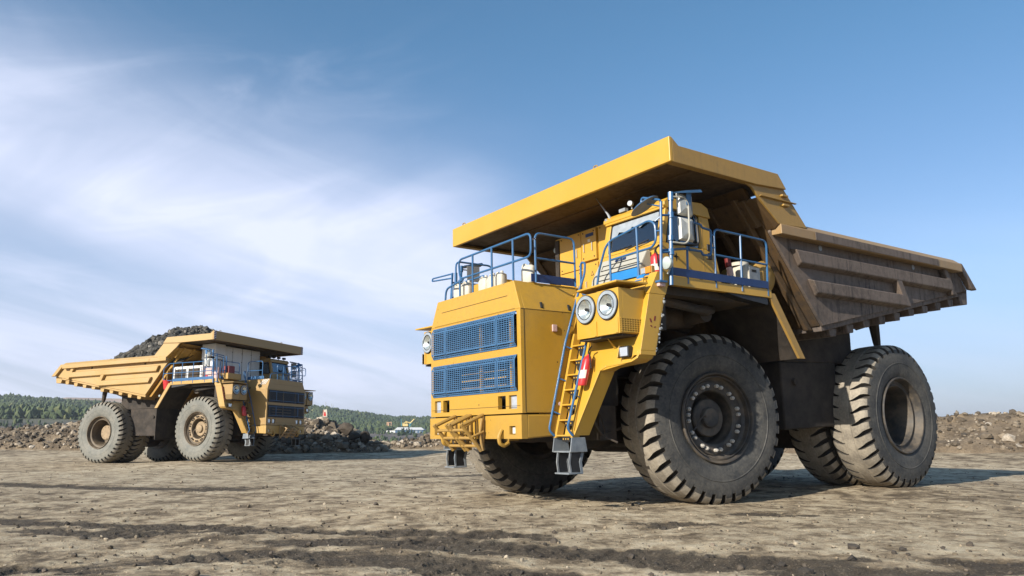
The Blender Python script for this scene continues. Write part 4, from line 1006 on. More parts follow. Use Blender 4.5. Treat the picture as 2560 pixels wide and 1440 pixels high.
# candidates near the camera, kept with a chance that depends on the mud
N_ = 60000
a = np.radians(rng.uniform(-44, 44, N_)); r_ = 5.5 * (45 / 5.5) ** rng.random(N_); px_, py_ = r_ * np.sin(a), r_ * np.cos(a)
hz, mk = ground_h(px_, py_); keep = rng.random(N_) < np.where(mk > .3, .07, .004 + .03 * (fbm(px_ * .6, py_ * .6, 60, 3) > .58))
sz = np.clip(rng.lognormal(-4.35, .55, N_), .005, .06) * (1 + .012 * r_)
P_ = np.stack([px_, py_, hz + sz * .25], 1)
v, f, tn = rocks(P_[keep], sz[keep], seed=3); tag(np_mesh('mud_clods', v, f, M['clod'], attrs={'tone': tn}), 'dark clods of churned mud lying in the tyre tracks', kind='stuff')
keep = (rng.random(N_) < .12) & (mk < .7); v, f, tn = rocks(P_[keep], sz[keep] * .60, seed=5)
tag(np_mesh('pebbles', v, f, M['pebble'], attrs={'tone': tn}), 'small dry pebbles scattered on the ground', kind='stuff')

# ------------------------------------------------------------------ banks of dug earth
m, t, bs = material('dug_earth')
geo = t.node('ShaderNodeNewGeometry').outputs['Position']; n1 = t.noise(geo, .6, 6, .65); n2 = t.noise(geo, 5, 6, .7)
c = t.mix(t.ramp(n1, .35, .68), K((.115, .085, .055)), K((.25, .19, .125))); c = t.mix(t.math('MULTIPLY', t.ramp(n2, .5, .75), .5), c, K((.36, .285, .19))); c = t.mix(t.math('MULTIPLY', t.ramp(n2, .45, .25), .6), c, (.05, .038, .027))
t.put(bs.inputs['Base Color'], c); bs.inputs['Roughness'].default_value = .95
b = t.node('ShaderNodeBump'); b.inputs['Strength'].default_value = 1; b.inputs['Distance'].default_value = .12; t.put(b.inputs['Height'], n2); t.l.new(b.outputs[0], bs.inputs['Normal'])
M['earth'] = m
def heap(name, label, spine, nrocks, rsize, seed, base_drop=.25, steep=1.0, mat='rubble', big=0, rough=.35):
    """spine: (x, y, half width, height) of a bank; a height field with angular stones bedded in it"""
    sp_ = np.array(spine); xs0, xs1 = sp_[:, 0].min() - sp_[:, 2].max() - 1, sp_[:, 0].max() + sp_[:, 2].max() + 1
    ys0, ys1 = sp_[:, 1].min() - sp_[:, 2].max() - 1, sp_[:, 1].max() + sp_[:, 2].max() + 1
    st = .22; nx, ny = int((xs1 - xs0) / st) + 1, int((ys1 - ys0) / st) + 1
    X_, Y_ = np.meshgrid(np.linspace(xs0, xs1, nx), np.linspace(ys0, ys1, ny))
    def hh(x, y):
        best = np.full(x.shape, 0.0)
        for a_, b_ in zip(sp_, sp_[1:]):
            d_ = b_[:2] - a_[:2]; u = np.clip(((x - a_[0]) * d_[0] + (y - a_[1]) * d_[1]) / (d_ @ d_), 0, 1)
            w = a_[2] + (b_[2] - a_[2]) * u; h_ = a_[3] + (b_[3] - a_[3]) * u
            q = np.hypot(x - a_[0] - u * d_[0], y - a_[1] - u * d_[1]) / w + (fbm(x * .8, y * .8, seed, 3) - .5) * .45
            best = np.maximum(best, h_ * np.clip(1.08 - q, 0, 1) ** (.8 * steep))
        return best + np.where(best > .03, (fbm(x * 1.3, y * 1.3, seed + 9, 4, .6) - .5) * rough * np.minimum(1, best * 1.5), 0)
    H = hh(X_, Y_); G = ground_h(X_.ravel(), Y_.ravel(), False).reshape(H.shape)
    Zz = np.where(H > .02, G + H - .02, G - base_drop)
    vs = np.stack([X_.ravel(), Y_.ravel(), Zz.ravel()], 1); j = np.arange(ny - 1)[:, None] * nx; k = np.arange(nx - 1)[None]
    fs = np.stack([j + k, j + k + 1, j + nx + k + 1, j + nx + k], -1).reshape(-1, 4)
    keepf = (H.ravel()[fs] > .0).any(1); fs = fs[keepf]
    used = np.unique(fs); rm = np.full(len(vs), -1); rm[used] = np.arange(len(used))
    o = np_mesh(name, vs[used], rm[fs], M['earth'], smooth=True)
    tag(o, label, 'rock heap', 'heaps of dug earth and rock along the mine floor')
    r = np.random.default_rng(seed); cand = nrocks * 6
    x = r.uniform(xs0, xs1, cand); y = r.uniform(ys0, ys1, cand); h_ = hh(x, y); ok = (h_ > .10); x, y, h_ = x[ok][:nrocks], y[ok][:nrocks], h_[ok][:nrocks]
    s = np.clip(r.lognormal(math.log(rsize), .75, len(x)), .03, rsize * 5.5)
    z = ground_h(x, y, False) + h_ + s * .15
    v, f, tn = rocks(np.stack([x, y, z], 1), s, seed=seed + 2, base=ICO1)
    q = np_mesh('rubble', v, f, M[mat], o, attrs={'tone': tn}); q['kind'] = 'stuff'
    return o, hh
heap('rock_heap', 'long dark stony heap behind the rear wheels of the far loaded truck', [(-46, 62, 3.2, 1.3), (-40, 61, 3.5, 1.6), (-34, 60, 4, 1.9), (-31, 59, 4, 2.7), (-27, 58, 4, 2.2), (-23, 57, 3.5, 1.5), (-18, 56, 3.5, 1.2)], 5200, .065, 5)
heap('rock_heap', 'pale stony heap carrying a small sign, right of the far truck', [(-19, 53, 3.2, 1.5), (-16, 52, 3.4, 1.9), (-12.8, 52, 3.2, 1.95), (-11.4, 52, 2.6, 1.3), (-10.2, 51, 2.0, .4)], 4600, .085, 8)
heap('rock_heap', 'low brown bank running behind the front of the near truck', [(-11, 58, 2.0, .30), (-8.6, 57, 1.8, .40), (-6.2, 57, 1.7, .80), (-4.0, 57, 2.4, 1.6), (-1, 56, 3.5, 2.0), (4, 54, 3.5, 1.7), (10, 50, 3.5, 1.6)], 5000, .06, 12)
heap('rock_heap', 'brown earth bank at the right edge beyond the near truck', [(12, 47, 3.4, 1.5), (17, 43, 3.6, 1.7), (21, 40.5, 3.6, 1.75), (25, 38.5, 3.6, 1.75), (30, 36.5, 3.8, 2.0), (38, 34, 4, 2.1)], 5200, .05, 17)

def boulder(label, x, y, z, s, mat, seed, sq=(1, 1, 1)):
    v, f, tn = rocks(np.array([[0, 0, 0.]]), np.array([1.]), base=ico(3), seed=seed, rough=.05, cut=7, flat=.85)
    v = v * np.array(sq) * s; v += ((fbm(v[:, 0] * 2 / s + 9, v[:, 2] * 2 / s + v[:, 1], seed, 3) - .5) * .18 * s)[:, None] * v / np.maximum(np.linalg.norm(v, axis=1, keepdims=True), 1e-6)
    o = np_mesh('boulder', v, f, M[mat], smooth=False, attrs={'tone': tn}); o.location = (x, y, z); return tag(o, label, 'boulder', 'large boulders on the rock heaps')
def at_px(u, v, dist):      # a place seen at a pixel of the photograph, at a depth in metres
    a_, b_ = (u - 1280) / 1895.3, (720 - v) / 1895.3; p_ = .1946
    q = Vector((a_, cos(p_) - b_ * sin(p_), sin(p_) + b_ * cos(p_))); q *= dist / q.y; return Vector((q.x, q.y, q.z + 1.1716))
for (lb, u, v, d_, s, mt, sd_, sq) in (
    ('tall pointed brown boulder on top of the right bank', 2409, 1052, 39, .30, 'boulder', 3, (1.05, .9, .95)),
    ('rounded brown boulder left of the pointed one on the right bank', 2382, 1058, 39, .24, 'boulder', 9, (.85, .9, 1.0)),
    ('flat square pale block lying on the crest of the right bank', 2454, 1057, 38, .19, 'rubble', 4, (1.2, .8, .6)),
    ('biggest dark slab leaning on the side of the sign heap', 862, 1076, 51, .62, 'boulder_dark', 21, (1.05, .8, 1.0)),
    ('dark lump below the slab on the sign heap', 882, 1090, 50, .48, 'boulder_dark', 23, (1.1, .8, .7)),
    ('black boulder standing alone at the right foot of the sign heap', 910, 1092, 50, .36, 'boulder_dark', 26, (1.0, .8, 1.0)),
    ('grey boulder half buried at the front of the sign heap', 848, 1102, 48.5, .26, 'rubble', 28, (1.2, .8, .8)),
    ('pale pointed stone low on the front of the sign heap', 812, 1100, 48, .22, 'rubble', 33, (1.2, .8, .7))):
    q = at_px(u, v, d_); boulder(lb, q.x, q.y, q.z, s, mt, sd_, sq)
# long pale log-like stone lying on the low bank
q = at_px(945, 1106, 50); boulder('long flat pale stone lying between the heaps', q.x, q.y, q.z, .34, 'rubble', 37, (1.7, .6, .35))

# warning sign on its post
q = at_px(810, 1064, 52.2)
sg = empty('warning_sign', (q.x, q.y, q.z - .1)); tag(sg, 'small white and red sign on a thin post atop the stony heap', 'sign')
s = MB(); s.tube([(0, 0, -.4), (.02, 0, 1.0)], .028, seg=6); s.build('post', M['label'], sg)
s = MB(); s.prism([(-.15, -.035, .75), (.16, -.035, .75), (.12, -.035, 1.25), (-.12, -.035, 1.22)], (0, -.02, 0), 0); s.build('sign_panel', [M['white'], M['red']], sg)
s = MB(); s.prism([(-.09, -.057, .80), (.09, -.057, .80), (.02, -.057, 1.08), (-.05, -.057, 1.08)], (0, -.006, 0), 0); s.prism([(-.15, -.057, .86), (-.125, -.057, .86), (-.10, -.057, 1.2), (-.12, -.057, 1.2)], (0, -.006, 0), 0); s.build('red_marking', M['red'], sg)

# ------------------------------------------------------------------ far hills
def prof(az, tab): return np.interp(az, [q[0] for q in tab], [q[1] for q in tab])
RIDGE = [(-60, 42), (-34, 45), (-31, 44), (-26, 38), (-20, 36), (-15, 38.5), (-11.5, 31), (-9, 24), (-6, 22), (0, 16), (10, 8), (20, 4), (60, 3)]
BASE = [(-60, 15), (-30, 15), (-22, 10), (-14, 6), (-8, 4.5), (-5, 4.5), (5, 3), (60, 2)]
def hill_h(az_deg, r):
    rd, bs_ = prof(az_deg, RIDGE), prof(az_deg, BASE)
    x, y = r * np.sin(np.radians(az_deg)), r * np.cos(np.radians(az_deg))
    z = -2 + (bs_ + 2) * sstep(260, 560, r) + (rd - bs_) * sstep(600, 1120, r) ** .9 - 12 * sstep(1150, 2500, r)
    return z + (fbm(x * .012, y * .012, 70, 3) - .5) * 9 * sstep(560, 800, r) + (fbm(x * .04, y * .04, 71, 3) - .5) * 3 * sstep(300, 500, r)
azd = np.linspace(-58, 58, 260); rr_ = np.concatenate([np.linspace(170, 620, 60), np.linspace(635, 1400, 60), np.linspace(1450, 2600, 12)])
A_, Rr = np.meshgrid(azd, rr_); Hh = hill_h(A_, Rr); vs = np.stack([(Rr * np.sin(np.radians(A_))).ravel(), (Rr * np.cos(np.radians(A_))).ravel(), Hh.ravel()], 1)
na = len(azd); i0 = np.arange(len(rr_) - 1)[:, None] * na; k0 = np.arange(na - 1)[None]
fs = np.stack([i0 + k0, i0 + na + k0, i0 + na + k0 + 1, i0 + k0 + 1], -1).reshape(-1, 4)[:, ::-1]
m, t, bs = material('hill_ground'); geo = t.node('ShaderNodeNewGeometry').outputs['Position']
n1 = t.noise(geo, .02, 5, .6); n2 = t.noise(t.mapping(geo, (1, 1, 6)), .05, 5, .6)
c = t.mix(t.ramp(n1, .4, .6), (.055, .07, .03), (.10, .10, .05)); spz = t.node('ShaderNodeSeparateXYZ'); t.put(spz.inputs[0], geo)
c = t.mix(t.ramp(t.math('MULTIPLY_ADD', n2, 6, spz.outputs[2]), 16, 10), c, t.mix(t.ramp(n2, .42, .62), (.035, .034, .036), (.12, .10, .082)))
t.put(bs.inputs['Base Color'], c); bs.inputs['Roughness'].default_value = .95
tag(np_mesh('hills', vs, fs, m, smooth=True), 'wooded hills beyond the mine', kind='structure')
# bare flat-topped spoil tip on the left skyline
mb = MB(); D = 1500
def at(u, v, d_): q_ = at_px(u, v, d_); return (q_.x, q_.y, q_.z)
top = [at(152, 990, D), at(165, 988.5, D), at(230, 990, D), at(300, 992, D), at(420, 994, D), at(520, 996, D)]
low_ = [(x - 30 if i == 0 else x, y - 110, -5) for i, (x, y, z) in enumerate(top)]; back = [(x, y + 300, z) for (x, y, z) in top]
n = len(top)
for (A0, B0) in ((low_, top), (top, back)):
    mb.add(A0 + B0, [(i, i + 1, n + i + 1, n + i) for i in range(n - 1)], 0)
mb.add([low_[0], top[0], back[0], (back[0][0], back[0][1], -5)], [(0, 1, 2, 3)], 0)
tag(mb.build('spoil_tip', simple('bare_spoil', (.27, .20, .15), .95, 0, .25, .01)), 'bare flat topped spoil tip on the skyline', kind='structure')

# forest: thousands of crowns seen as one mass
m, t, bs = material('distant_foliage'); atn = t.node('ShaderNodeAttribute'); atn.attribute_name = 'tone'
geo = t.node('ShaderNodeNewGeometry').outputs['Position']; n1 = t.noise(geo, .45, 4, .7)
c = t.mix(t.ramp(atn.outputs['Fac'], .05, .7), K((.022, .048, .026)), K((.070, .098, .034))); c = t.mix(t.ramp(atn.outputs['Fac'], .72, .98), c, K((.14, .15, .05))); c = t.mix(t.math('MULTIPLY', t.ramp(n1, .45, .65), .5), c, (.018, .036, .02))
t.put(bs.inputs['Base Color'], c); bs.inputs['Roughness'].default_value = .9
M['foliage'] = m
def forest(label, a0, a1, n, seed, r0=600, r1=1160, hs=1.0):
    r = np.random.default_rng(seed); az = r.uniform(a0, a1, n); rad = np.sqrt(r.uniform(r0 ** 2, r1 ** 2, n))
    x, y = rad * np.sin(np.radians(az)), rad * np.cos(np.radians(az)); ok = fbm(x * .018, y * .018, 90, 3) + .25 * sstep(560, 760, rad) > .36
    az, rad, x, y = az[ok], rad[ok], x[ok], y[ok]; n = len(x); z = hill_h(az, rad)
    h_ = hs * r.uniform(2.6, 7.0, n) * (.75 + .5 * fbm(x * .02, y * .02, 95, 2)); con = r.random(n) < .22; w = np.where(con, h_ * .19, h_ * r.uniform(.28, .42, n))
    bv, bf = ICO1; nv = len(bv); v = np.repeat(bv[None], n, 0).copy(); v *= 1 + .75 * (r.random((n, nv, 1)) - .45)
    tz = (v[:, :, 2] + 1) / 2; tap = np.where(con[:, None], np.clip(1.3 - tz, .2, 1.2), 1.0)
    v[:, :, 0] *= tap * w[:, None]; v[:, :, 1] *= tap * w[:, None]; v[:, :, 2] = tz * h_[:, None]
    v += np.stack([x, y, z - .4], 1)[:, None, :]
    f = (bf[None] + (np.arange(n) * nv)[:, None, None]).reshape(-1, 3)
    tone = np.clip(np.where(con, .12, .5) + r.normal(0, .16, n) + (fbm(x * .012, y * .012, 97, 2) - .5) * .5, 0, 1)
    return tag(np_mesh('forest', v.reshape(-1, 3), f, M['foliage'], attrs={'tone': np.repeat(tone, nv)}), label, kind='stuff')
forest('dense dark forest on the left hill', -40, -19, 17000, 1, 480)
forest('mixed green forest on the right hill', -19, 4, 19000, 2, 600)

forest('scattered low bushes on the dark bench before the hills', -42, 6, 3000, 3, 300, 610, .42)
# single conifers before the warehouse
def far_tree(label, u, v0, v1, d_, seed, first=[None]):
    p0, p1 = at_px(u, v0, d_), at_px(u, v1, d_); h_ = p1.z - p0.z
    r = np.random.default_rng(seed)
    tr = empty('pine_tree', p0); tag(tr, label, 'tree', 'young pines before the warehouse')
    mb = MB(); mb.tube([(0, 0, -1), (0, 0, h_ * .9)], [.16, .04], seg=5); mb.build('trunk', M['black_dirt'], tr)
    k = 26; hz_ = r.uniform(.12, 1.0, k); wd = (1.08 - hz_) * h_ * .28; an = r.uniform(0, 2 * pi, k)
    v, f, tn = rocks(np.stack([np.cos(an) * wd * .6, np.sin(an) * wd * .6, hz_ * h_], 1), wd * .55 + .25, seed=seed, flat=.55, rough=.8, cut=1)
    np_mesh('crown', v, f, M['foliage'], tr, attrs={'tone': tn * .35})
for i, (lb, u, v0, v1) in enumerate((('leftmost dark pine before the white roofed warehouse', 995, 1089, 1074), ('short dense pine right of the leftmost pine by the warehouse', 1003, 1091, 1070), ('tall pine standing before the middle of the warehouse roof', 1007, 1090, 1068), ('broad pine before the warehouse, left of the twin tops', 1015, 1092, 1070),
        ('pale green birch like tree in the pine row by the warehouse', 1020, 1091, 1067), ('pine under the right half of the warehouse roof', 1027, 1092, 1071), ('last pine of the row by the warehouse wall', 1034, 1093, 1074), ('small lone pine right of the warehouse row', 1049, 1094, 1082))):
    far_tree(lb, u, v0, v1, 430 + 9 * i, 40 + i)

# mine yard far away
D = 560
def pbox(mb, u0, u1, v0, v1, d_, depth, mat=0):
    a_, b_ = at_px(u0, v0, d_), at_px(u1, v1, d_); mb.box(a_.x, b_.x, d_, d_ + depth, min(a_.z, b_.z), max(a_.z, b_.z), mat); return a_, b_
wh = empty('warehouse', at_px(1022, 1084, D)); tag(wh, 'long blue walled warehouse with a white pitched roof below the hill', 'warehouse')
o_ = wh.location
def local(mb): mb.v = [(x - o_.x, y - o_.y, z - o_.z) for x, y, z in mb.v]; return mb
mb = MB(); pbox(mb, 986, 1057, 1086, 1073.5, D, 14); local(mb).build('wall', simple('blue_cladding', (.05, .12, .22), .6), wh)
mb = MB(); e0, e1 = at_px(984, 1073.5, D), at_px(1059, 1073.5, D); t0, t1 = at_px(992, 1067, D + 7), at_px(1052, 1067.5, D + 7)
mb.add([(e0.x, D - .6, e0.z), (e1.x, D - .6, e1.z), (t1.x, D + 7, t1.z), (t0.x, D + 7, t0.z), (e0.x, D + 14.5, e0.z), (e1.x, D + 14.5, e1.z)], [(0, 1, 2, 3), (3, 2, 5, 4), (1, 5, 2), (0, 3, 4), (0, 4, 5, 1)], 0); local(mb).build('roof', M['whitepaint'], wh)
mb = MB()
for u in (1036, 1046): pbox(mb, u, u + 6, 1081, 1076, D - .1, .05)
local(mb).build('window', M['lensrim'], wh)
def simple_thing(nm, label, cat, fn, mat, org, **k):
    mb = MB(); fn(mb); mb.v = [(x - org.x, y - org.y, z - org.z) for x, y, z in mb.v]; o = mb.build(nm, mat); o.location = org; return tag(o, label, cat, **k)
def wbuild(mb): pbox(mb, 964, 992, 1083, 1075, D + 20, 10); a_, b_ = pbox(mb, 975, 990, 1083, 1077, D + 4, 8)
simple_thing('yard_building', 'low white yard building left of the blue warehouse', 'building', wbuild, M['whitepaint'], at_px(977, 1083, D + 20))
Dx = 640
def pinkb(mb):
    pbox(mb, 965, 971, 1066, 1054, Dx, 6); pbox(mb, 972, 978, 1066, 1061, Dx, 5); mb.tube([at_px(966, 1066, Dx), at_px(967, 1053, Dx)], .3, seg=5); mb.tube([at_px(976, 1066, Dx), at_px(977, 1053, Dx)], .3, seg=5); mb.tube([at_px(967, 1056, Dx), at_px(977, 1054, Dx)], .25, seg=5)
simple_thing('loading_tower', 'small pinkish loading tower left of the yellow shovel', 'tower', pinkb, simple('faded_pink', (.60, .36, .22), .7), at_px(971, 1066, Dx))
ex = empty('mining_shovel', at_px(1015, 1066, Dx)); tag(ex, 'yellow mining shovel with raised arm on the hill foot', 'excavator'); o_ = ex.location
YX = simple('pale_yellow_machine', (.78, .58, .22), .6)
mb = MB(); pbox(mb, 1004.5, 1018, 1064, 1058.5, Dx, 7); a_ = at_px(1005, 1058, Dx); mb.prism([at_px(1004.5, 1058.5, Dx), at_px(1006.5, 1058.5, Dx), at_px(1005.5, 1054, Dx)], (0, 3, 0)); local(mb).build('house', YX, ex)
mb = MB(); mb.tube([at_px(1008, 1058, Dx), at_px(1014, 1053, Dx), at_px(1024, 1056.5, Dx)], .45, seg=6); mb.tube([at_px(1014, 1053, Dx), at_px(1016, 1058, Dx)], .35, seg=6); local(mb).build('boom', YX, ex)
mb = MB(); mb.tube([at_px(1023, 1058, Dx), at_px(1034.5, 1046.5, Dx)], .5, seg=6); local(mb).build('arm', YX, ex)
mb = MB(); pbox(mb, 1003.5, 1019, 1066.5, 1064.2, Dx, 7); local(mb).build('crawler_track', M['black_dirt'], ex)
TE = simple('teal_machine', (.06, .26, .30), .6)
def teal1(mb): mb.tube([at_px(1001.3, 1046, Dx - 10), at_px(1002.5, 1067, Dx - 10)], [.25, .6], seg=6)
simple_thing('crane_boom', 'thin teal crane boom standing left of the yellow shovel', 'crane', teal1, TE, at_px(1002, 1067, Dx - 10))
def teal2(mb): pbox(mb, 1021, 1026, 1066, 1058.5, Dx - 6, 4); mb.tube([at_px(1022, 1062, Dx - 6), at_px(1027, 1056, Dx - 6)], .4, seg=5)
simple_thing('crawler_crane', 'small teal machine under the shovel arm', 'crane', teal2, TE, at_px(1024, 1066, Dx - 6))
for i, (u, lb) in enumerate(((926, 'leftmost white vehicle in the row left of the yard building'), (931, 'second white vehicle in the row left of the yard building'), (936, 'third white vehicle in the row left of the yard building'), (942, 'rightmost white vehicle in the row left of the yard building'))):
    def veh(mb, u=u): pbox(mb, u, u + 3.6, 1079.5, 1076.8, 600, 2.4); pbox(mb, u + .6, u + 2.4, 1076.8, 1075.6, 600.2, 2.0)
    simple_thing('parked_vehicle', lb, 'vehicle', veh, M['whitepaint'], at_px(u + 2, 1079.5, 600), group='white vehicles parked in the far yard')
def redv(mb): pbox(mb, 903, 907, 1078.5, 1075.5, 590, 2.4); pbox(mb, 903.5, 905.5, 1075.5, 1074.5, 590.2, 2)
simple_thing('parked_truck', 'tiny red truck on the far yard road', 'vehicle', redv, M['red'], at_px(905, 1078.5, 590))
def pole(nm, lb, u, v0, v1, d_, cat, r_, grp, arms=True):
    p0, p1 = at_px(u, v0, d_), at_px(u + .3, v1, d_)
    def fn(mb):
        mb.tube([p0 - Vector((0, 0, 2)), p1], [r_ * 1.3, r_], seg=6)
        if arms: mb.tube([p1 - Vector((1.0, 0, .6)), p1 - Vector((-1.0, 0, .6))], r_ * .7, seg=5)
    simple_thing(nm, lb, cat, fn, M['steel'], p0, group=grp)
pole('utility_pole', 'left pale utility pole before the dark left forest', 97, 1043, 1021, 480, 'pole', .16, 'utility poles by the left forest')
pole('utility_pole', 'right pale utility pole near the far truck rear wheel', 185.5, 1046, 1023, 480, 'pole', .16, 'utility poles by the left forest')
def pylon(lb, u, v0, v1, d_):
    p0, p1 = at_px(u, v0, d_), at_px(u, v1, d_); w = (p1.z - p0.z) * .12
    def fn(mb):
        for sx, sy in ((1, 1), (1, -1), (-1, 1), (-1, -1)): mb.tube([p0 + Vector((sx * w, sy * w, -3)), p1], .16, seg=4)
        for k in (.5, .7, .85): c_ = p0.lerp(p1, k); mb.tube([c_ - Vector((w * 1.3, 0, 0)), c_ + Vector((w * 1.3, 0, 0))], .14, seg=4)
    simple_thing('power_pylon', lb, 'pylon', fn, M['steel'], p0, group='pylons on the right ridge')
pylon('taller power pylon standing left on the right ridge', 813, 1013, 1002, 1105); pylon('power pylon of the close pair, its left one', 828, 1016, 1006, 1105); pylon('thin power pylon, rightmost on the ridge', 831.5, 1017, 1009, 1115)

# ------------------------------------------------------------------ things carried by the trucks
def onto(Mx, x, y, z): return Mx @ Vector((x, y, z))
def rot_of(Mx, extra=0): return (Mx.to_3x3() @ Matrix.Rotation(extra, 3, 'Z')).to_euler()
def jug(label, x, y, z, rz, sc=1.0, grime=False):
    o = empty('plastic_canister', onto(MA, x, y, z), rot_of(MA, rz)); o.scale = (sc,) * 3; tag(o, label, 'canister', 'white canisters on the near truck')
    mb = MB(); w, d_ = .085, .12
    prof_ = [(0, .9), (.02, 1), (.22, 1), (.27, .85), (.30, .45)]
    vs = []
    for (z_, k) in prof_:
        for i in range(16):
            a_ = 2 * pi * i / 16; ca, sa = cos(a_), sin(a_); e = .55
            vs.append((w * k * math.copysign(abs(ca) ** e, ca), d_ * k * math.copysign(abs(sa) ** e, sa) - (.0 if z_ < .25 else -.02), z_))
    n = 16; mb.add(vs, [(j * n + i, j * n + (i + 1) % n, (j + 1) * n + (i + 1) % n, (j + 1) * n + i) for j in range(len(prof_) - 1) for i in range(n)], 0, True); mb.add(vs[-n:], [list(range(n))], 0); mb.add(vs[:n], [list(range(n - 1, -1, -1))], 0)
    mb.build('bottle', M['white'], o, sharp=.9)
    mb = MB(); mb.tube([(0, -.03, .295), (0, -.07, .33), (0, -.11, .30), (0, -.115, .22)], .016, fillet=.03); mb.build('grip', M['white'], o)
    mb = MB(); mb.cyl((0, .045, .295), (0, .045, .335), .028, seg=12); mb.build('cap', M['label'] if not grime else M['frame'], o)
jug('leftmost white canister on the hood edge behind the lowest rail', 3.36, -.92, 3.84, .4, 1.05, True)
jug('white canister second from left on the hood edge', 3.36, -.66, 3.84, .2, 1.05)
jug('leftmost of three white canisters together on the hood edge', 3.38, -.02, 3.84, .1)
jug('middle one of three white canisters together on the hood edge', 3.37, .22, 3.84, -.1)
jug('rightmost of three white canisters together on the hood edge', 3.36, .47, 3.84, .1)
jug('tall soiled white canister on the blue board behind the rail corner', 3.22, 1.14, 3.86, .5, 1.05, True)

def extinguisher(label, Mx, x, y, z, h_, r_, lean=(0, 0), lab=True):
    o = empty('fire_extinguisher', onto(Mx, x, y, z), rot_of(Mx)); tag(o, label, 'extinguisher')
    mb = MB(); mb.lathe([(0, 0), (0, r_ * .9), (.02, r_), (h_ * .80, r_), (h_ * .90, r_ * .7), (h_ * .93, r_ * .35), (h_ * .97, r_ * .3), (h_ * .97, 0)], ax='z', seg=24)
    lx, ly = lean; mb.v = [(px + lx * pz, py + ly * pz, pz) for px, py, pz in mb.v]; mb.build('bottle', M['red'], o, sharp=.7)
    top_ = Vector((lx * h_, ly * h_, h_))
    mb = MB(); mb.tube([top_, top_ + Vector((0, .02, .06)), top_ + Vector((.02, .1, .10))], .014, seg=6); mb.tube([top_ + Vector((0, 0, .03)), top_ + Vector((.03, .06, -.02)), top_ + Vector((.04, .09, -.25))], .012, seg=6); mb.build('valve', M['blackrub'], o)
    if lab:
        mb = MB(); a0, a1 = -.9, .9; n = 8; vs = []
        for zz in (h_ * .22, h_ * .48):
            for i in range(n + 1): a_ = a0 + (a1 - a0) * i / n + .35; vs.append(((r_ + .003) * cos(a_) + lx * zz, (r_ + .003) * sin(a_) + ly * zz, zz))
        mb.add(vs, [(i, i + 1, n + 2 + i, n + 1 + i) for i in range(n)], 0, True); mb.build('paper_label', M['label'], o)
extinguisher('red fire extinguisher with white label hung beside the ladder of the near truck', MA, 2.93, 2.12, 2.04, .52, .075, (-.24, .08))
extinguisher('red fire extinguisher standing in front of the near truck cab', MA, 2.06, 3.05, 3.76, .40, .085)
extinguisher('dark red extinguisher beside the ladder of the far truck', MBm, 2.95, -2.15, 2.05, .5, .10, (-.22, 0), False)

o = empty('liquid_canister', onto(MA, -.52, 2.72, 3.765), rot_of(MA)); tag(o, 'big pale canister with carrying hole on the side walkway', 'canister')
mb = MB(); vs = []
for (z_, k) in ((0, .97), (.04, 1), (.36, 1), (.45, .90), (.50, .62)):
    for i in range(20): a_ = 2 * pi * i / 20; ca, sa = cos(a_), sin(a_); vs.append((.17 * k * math.copysign(abs(ca) ** .5, ca), .28 * k * math.copysign(abs(sa) ** .5, sa), z_))
n = 20; mb.add(vs, [(j * n + i, j * n + (i + 1) % n, (j + 1) * n + (i + 1) % n, (j + 1) * n + i) for j in range(4) for i in range(n)], 0, True); mb.add(vs[-n:], [list(range(n))], 0); mb.build('canister_body', M['white'], o, sharp=.8)
mb = MB(); mb.lathe([(.50, .18), (.56, .18), (.57, .16), (.57, 0)], (0, -.04, 0), 'z', 20); mb.build('lid', M['white'], o)
mb = MB(); mb.box(-.16, .14, .282, .292, .02, .43, 0); mb.box(-.05, .08, .293, .297, .34, .385, 1); mb.build('shaded_grip_side', [M['step'], M['black']], o, .02)  # grey sheet puts this side's shade into the colour; black carrying hole
mb = MB(); mb.box(.17, .176, -.26, .26, .20, .206); mb.build('strap', M['blackrub'], o)
o = empty('yellow_tank', onto(MA, -.95, 2.55, 3.74), rot_of(MA)); tag(o, 'round ended dull yellow tank behind the pale canister', 'tank')
mb = MB(); mb.lathe([(-.55, 0), (-.53, .22), (-.46, .30), (.36, .30), (.43, .22), (.45, 0)], (0, 0, .34), 'y', 28); mb.build('shell', M['canopy_side'], o, sharp=.7)
mb = MB(); mb.box(-.25, .25, -.3, -.22, -.04, .12); mb.box(-.25, .25, .15, .23, -.04, .12); mb.build('saddle', M['frame'], o)
o = empty('marker_tube', onto(MA, .02, 2.80, 3.76), rot_of(MA)); tag(o, 'red and white banded tube leaning on the cab rear', 'tube')
for i, (a_, b_, mt) in enumerate(((0, .15, 'label'), (.16, .31, 'pink'), (.32, .47, 'bag'))):
    mb = MB(); mb.cyl((-.1 - .0 * a_, .06, a_ + .1), (-.1 + .18 * (b_ - a_), .06, b_ + .1), .055, seg=14); mb.v = [(x + .25 * a_, y, z) for x, y, z in mb.v]; mb.build('tube_band', M[mt], o)
o = empty('plastic_bucket', onto(MBm, -1.02, -3.02, 3.42), rot_of(MBm)); tag(o, 'red bucket at the rear end of the far truck walkway', 'bucket')
mb = MB(); mb.lathe([(0, 0), (0, .17), (.40, .23), (.42, .25), (.44, .25), (.44, .22), (.05, .15), (.05, 0)], ax='z', seg=24); mb.build('pail', M['red'], o)
o = empty('broom', onto(MBm, -1.08, -3.05, 3.48), rot_of(MBm)); tag(o, 'yellow wooden broom handle standing in the red bucket', 'broom')
mb = MB(); mb.tube([(0, 0, 0), (.03, 0, .85)], .022, seg=8); mb.build('handle', M['yellow_b'], o)

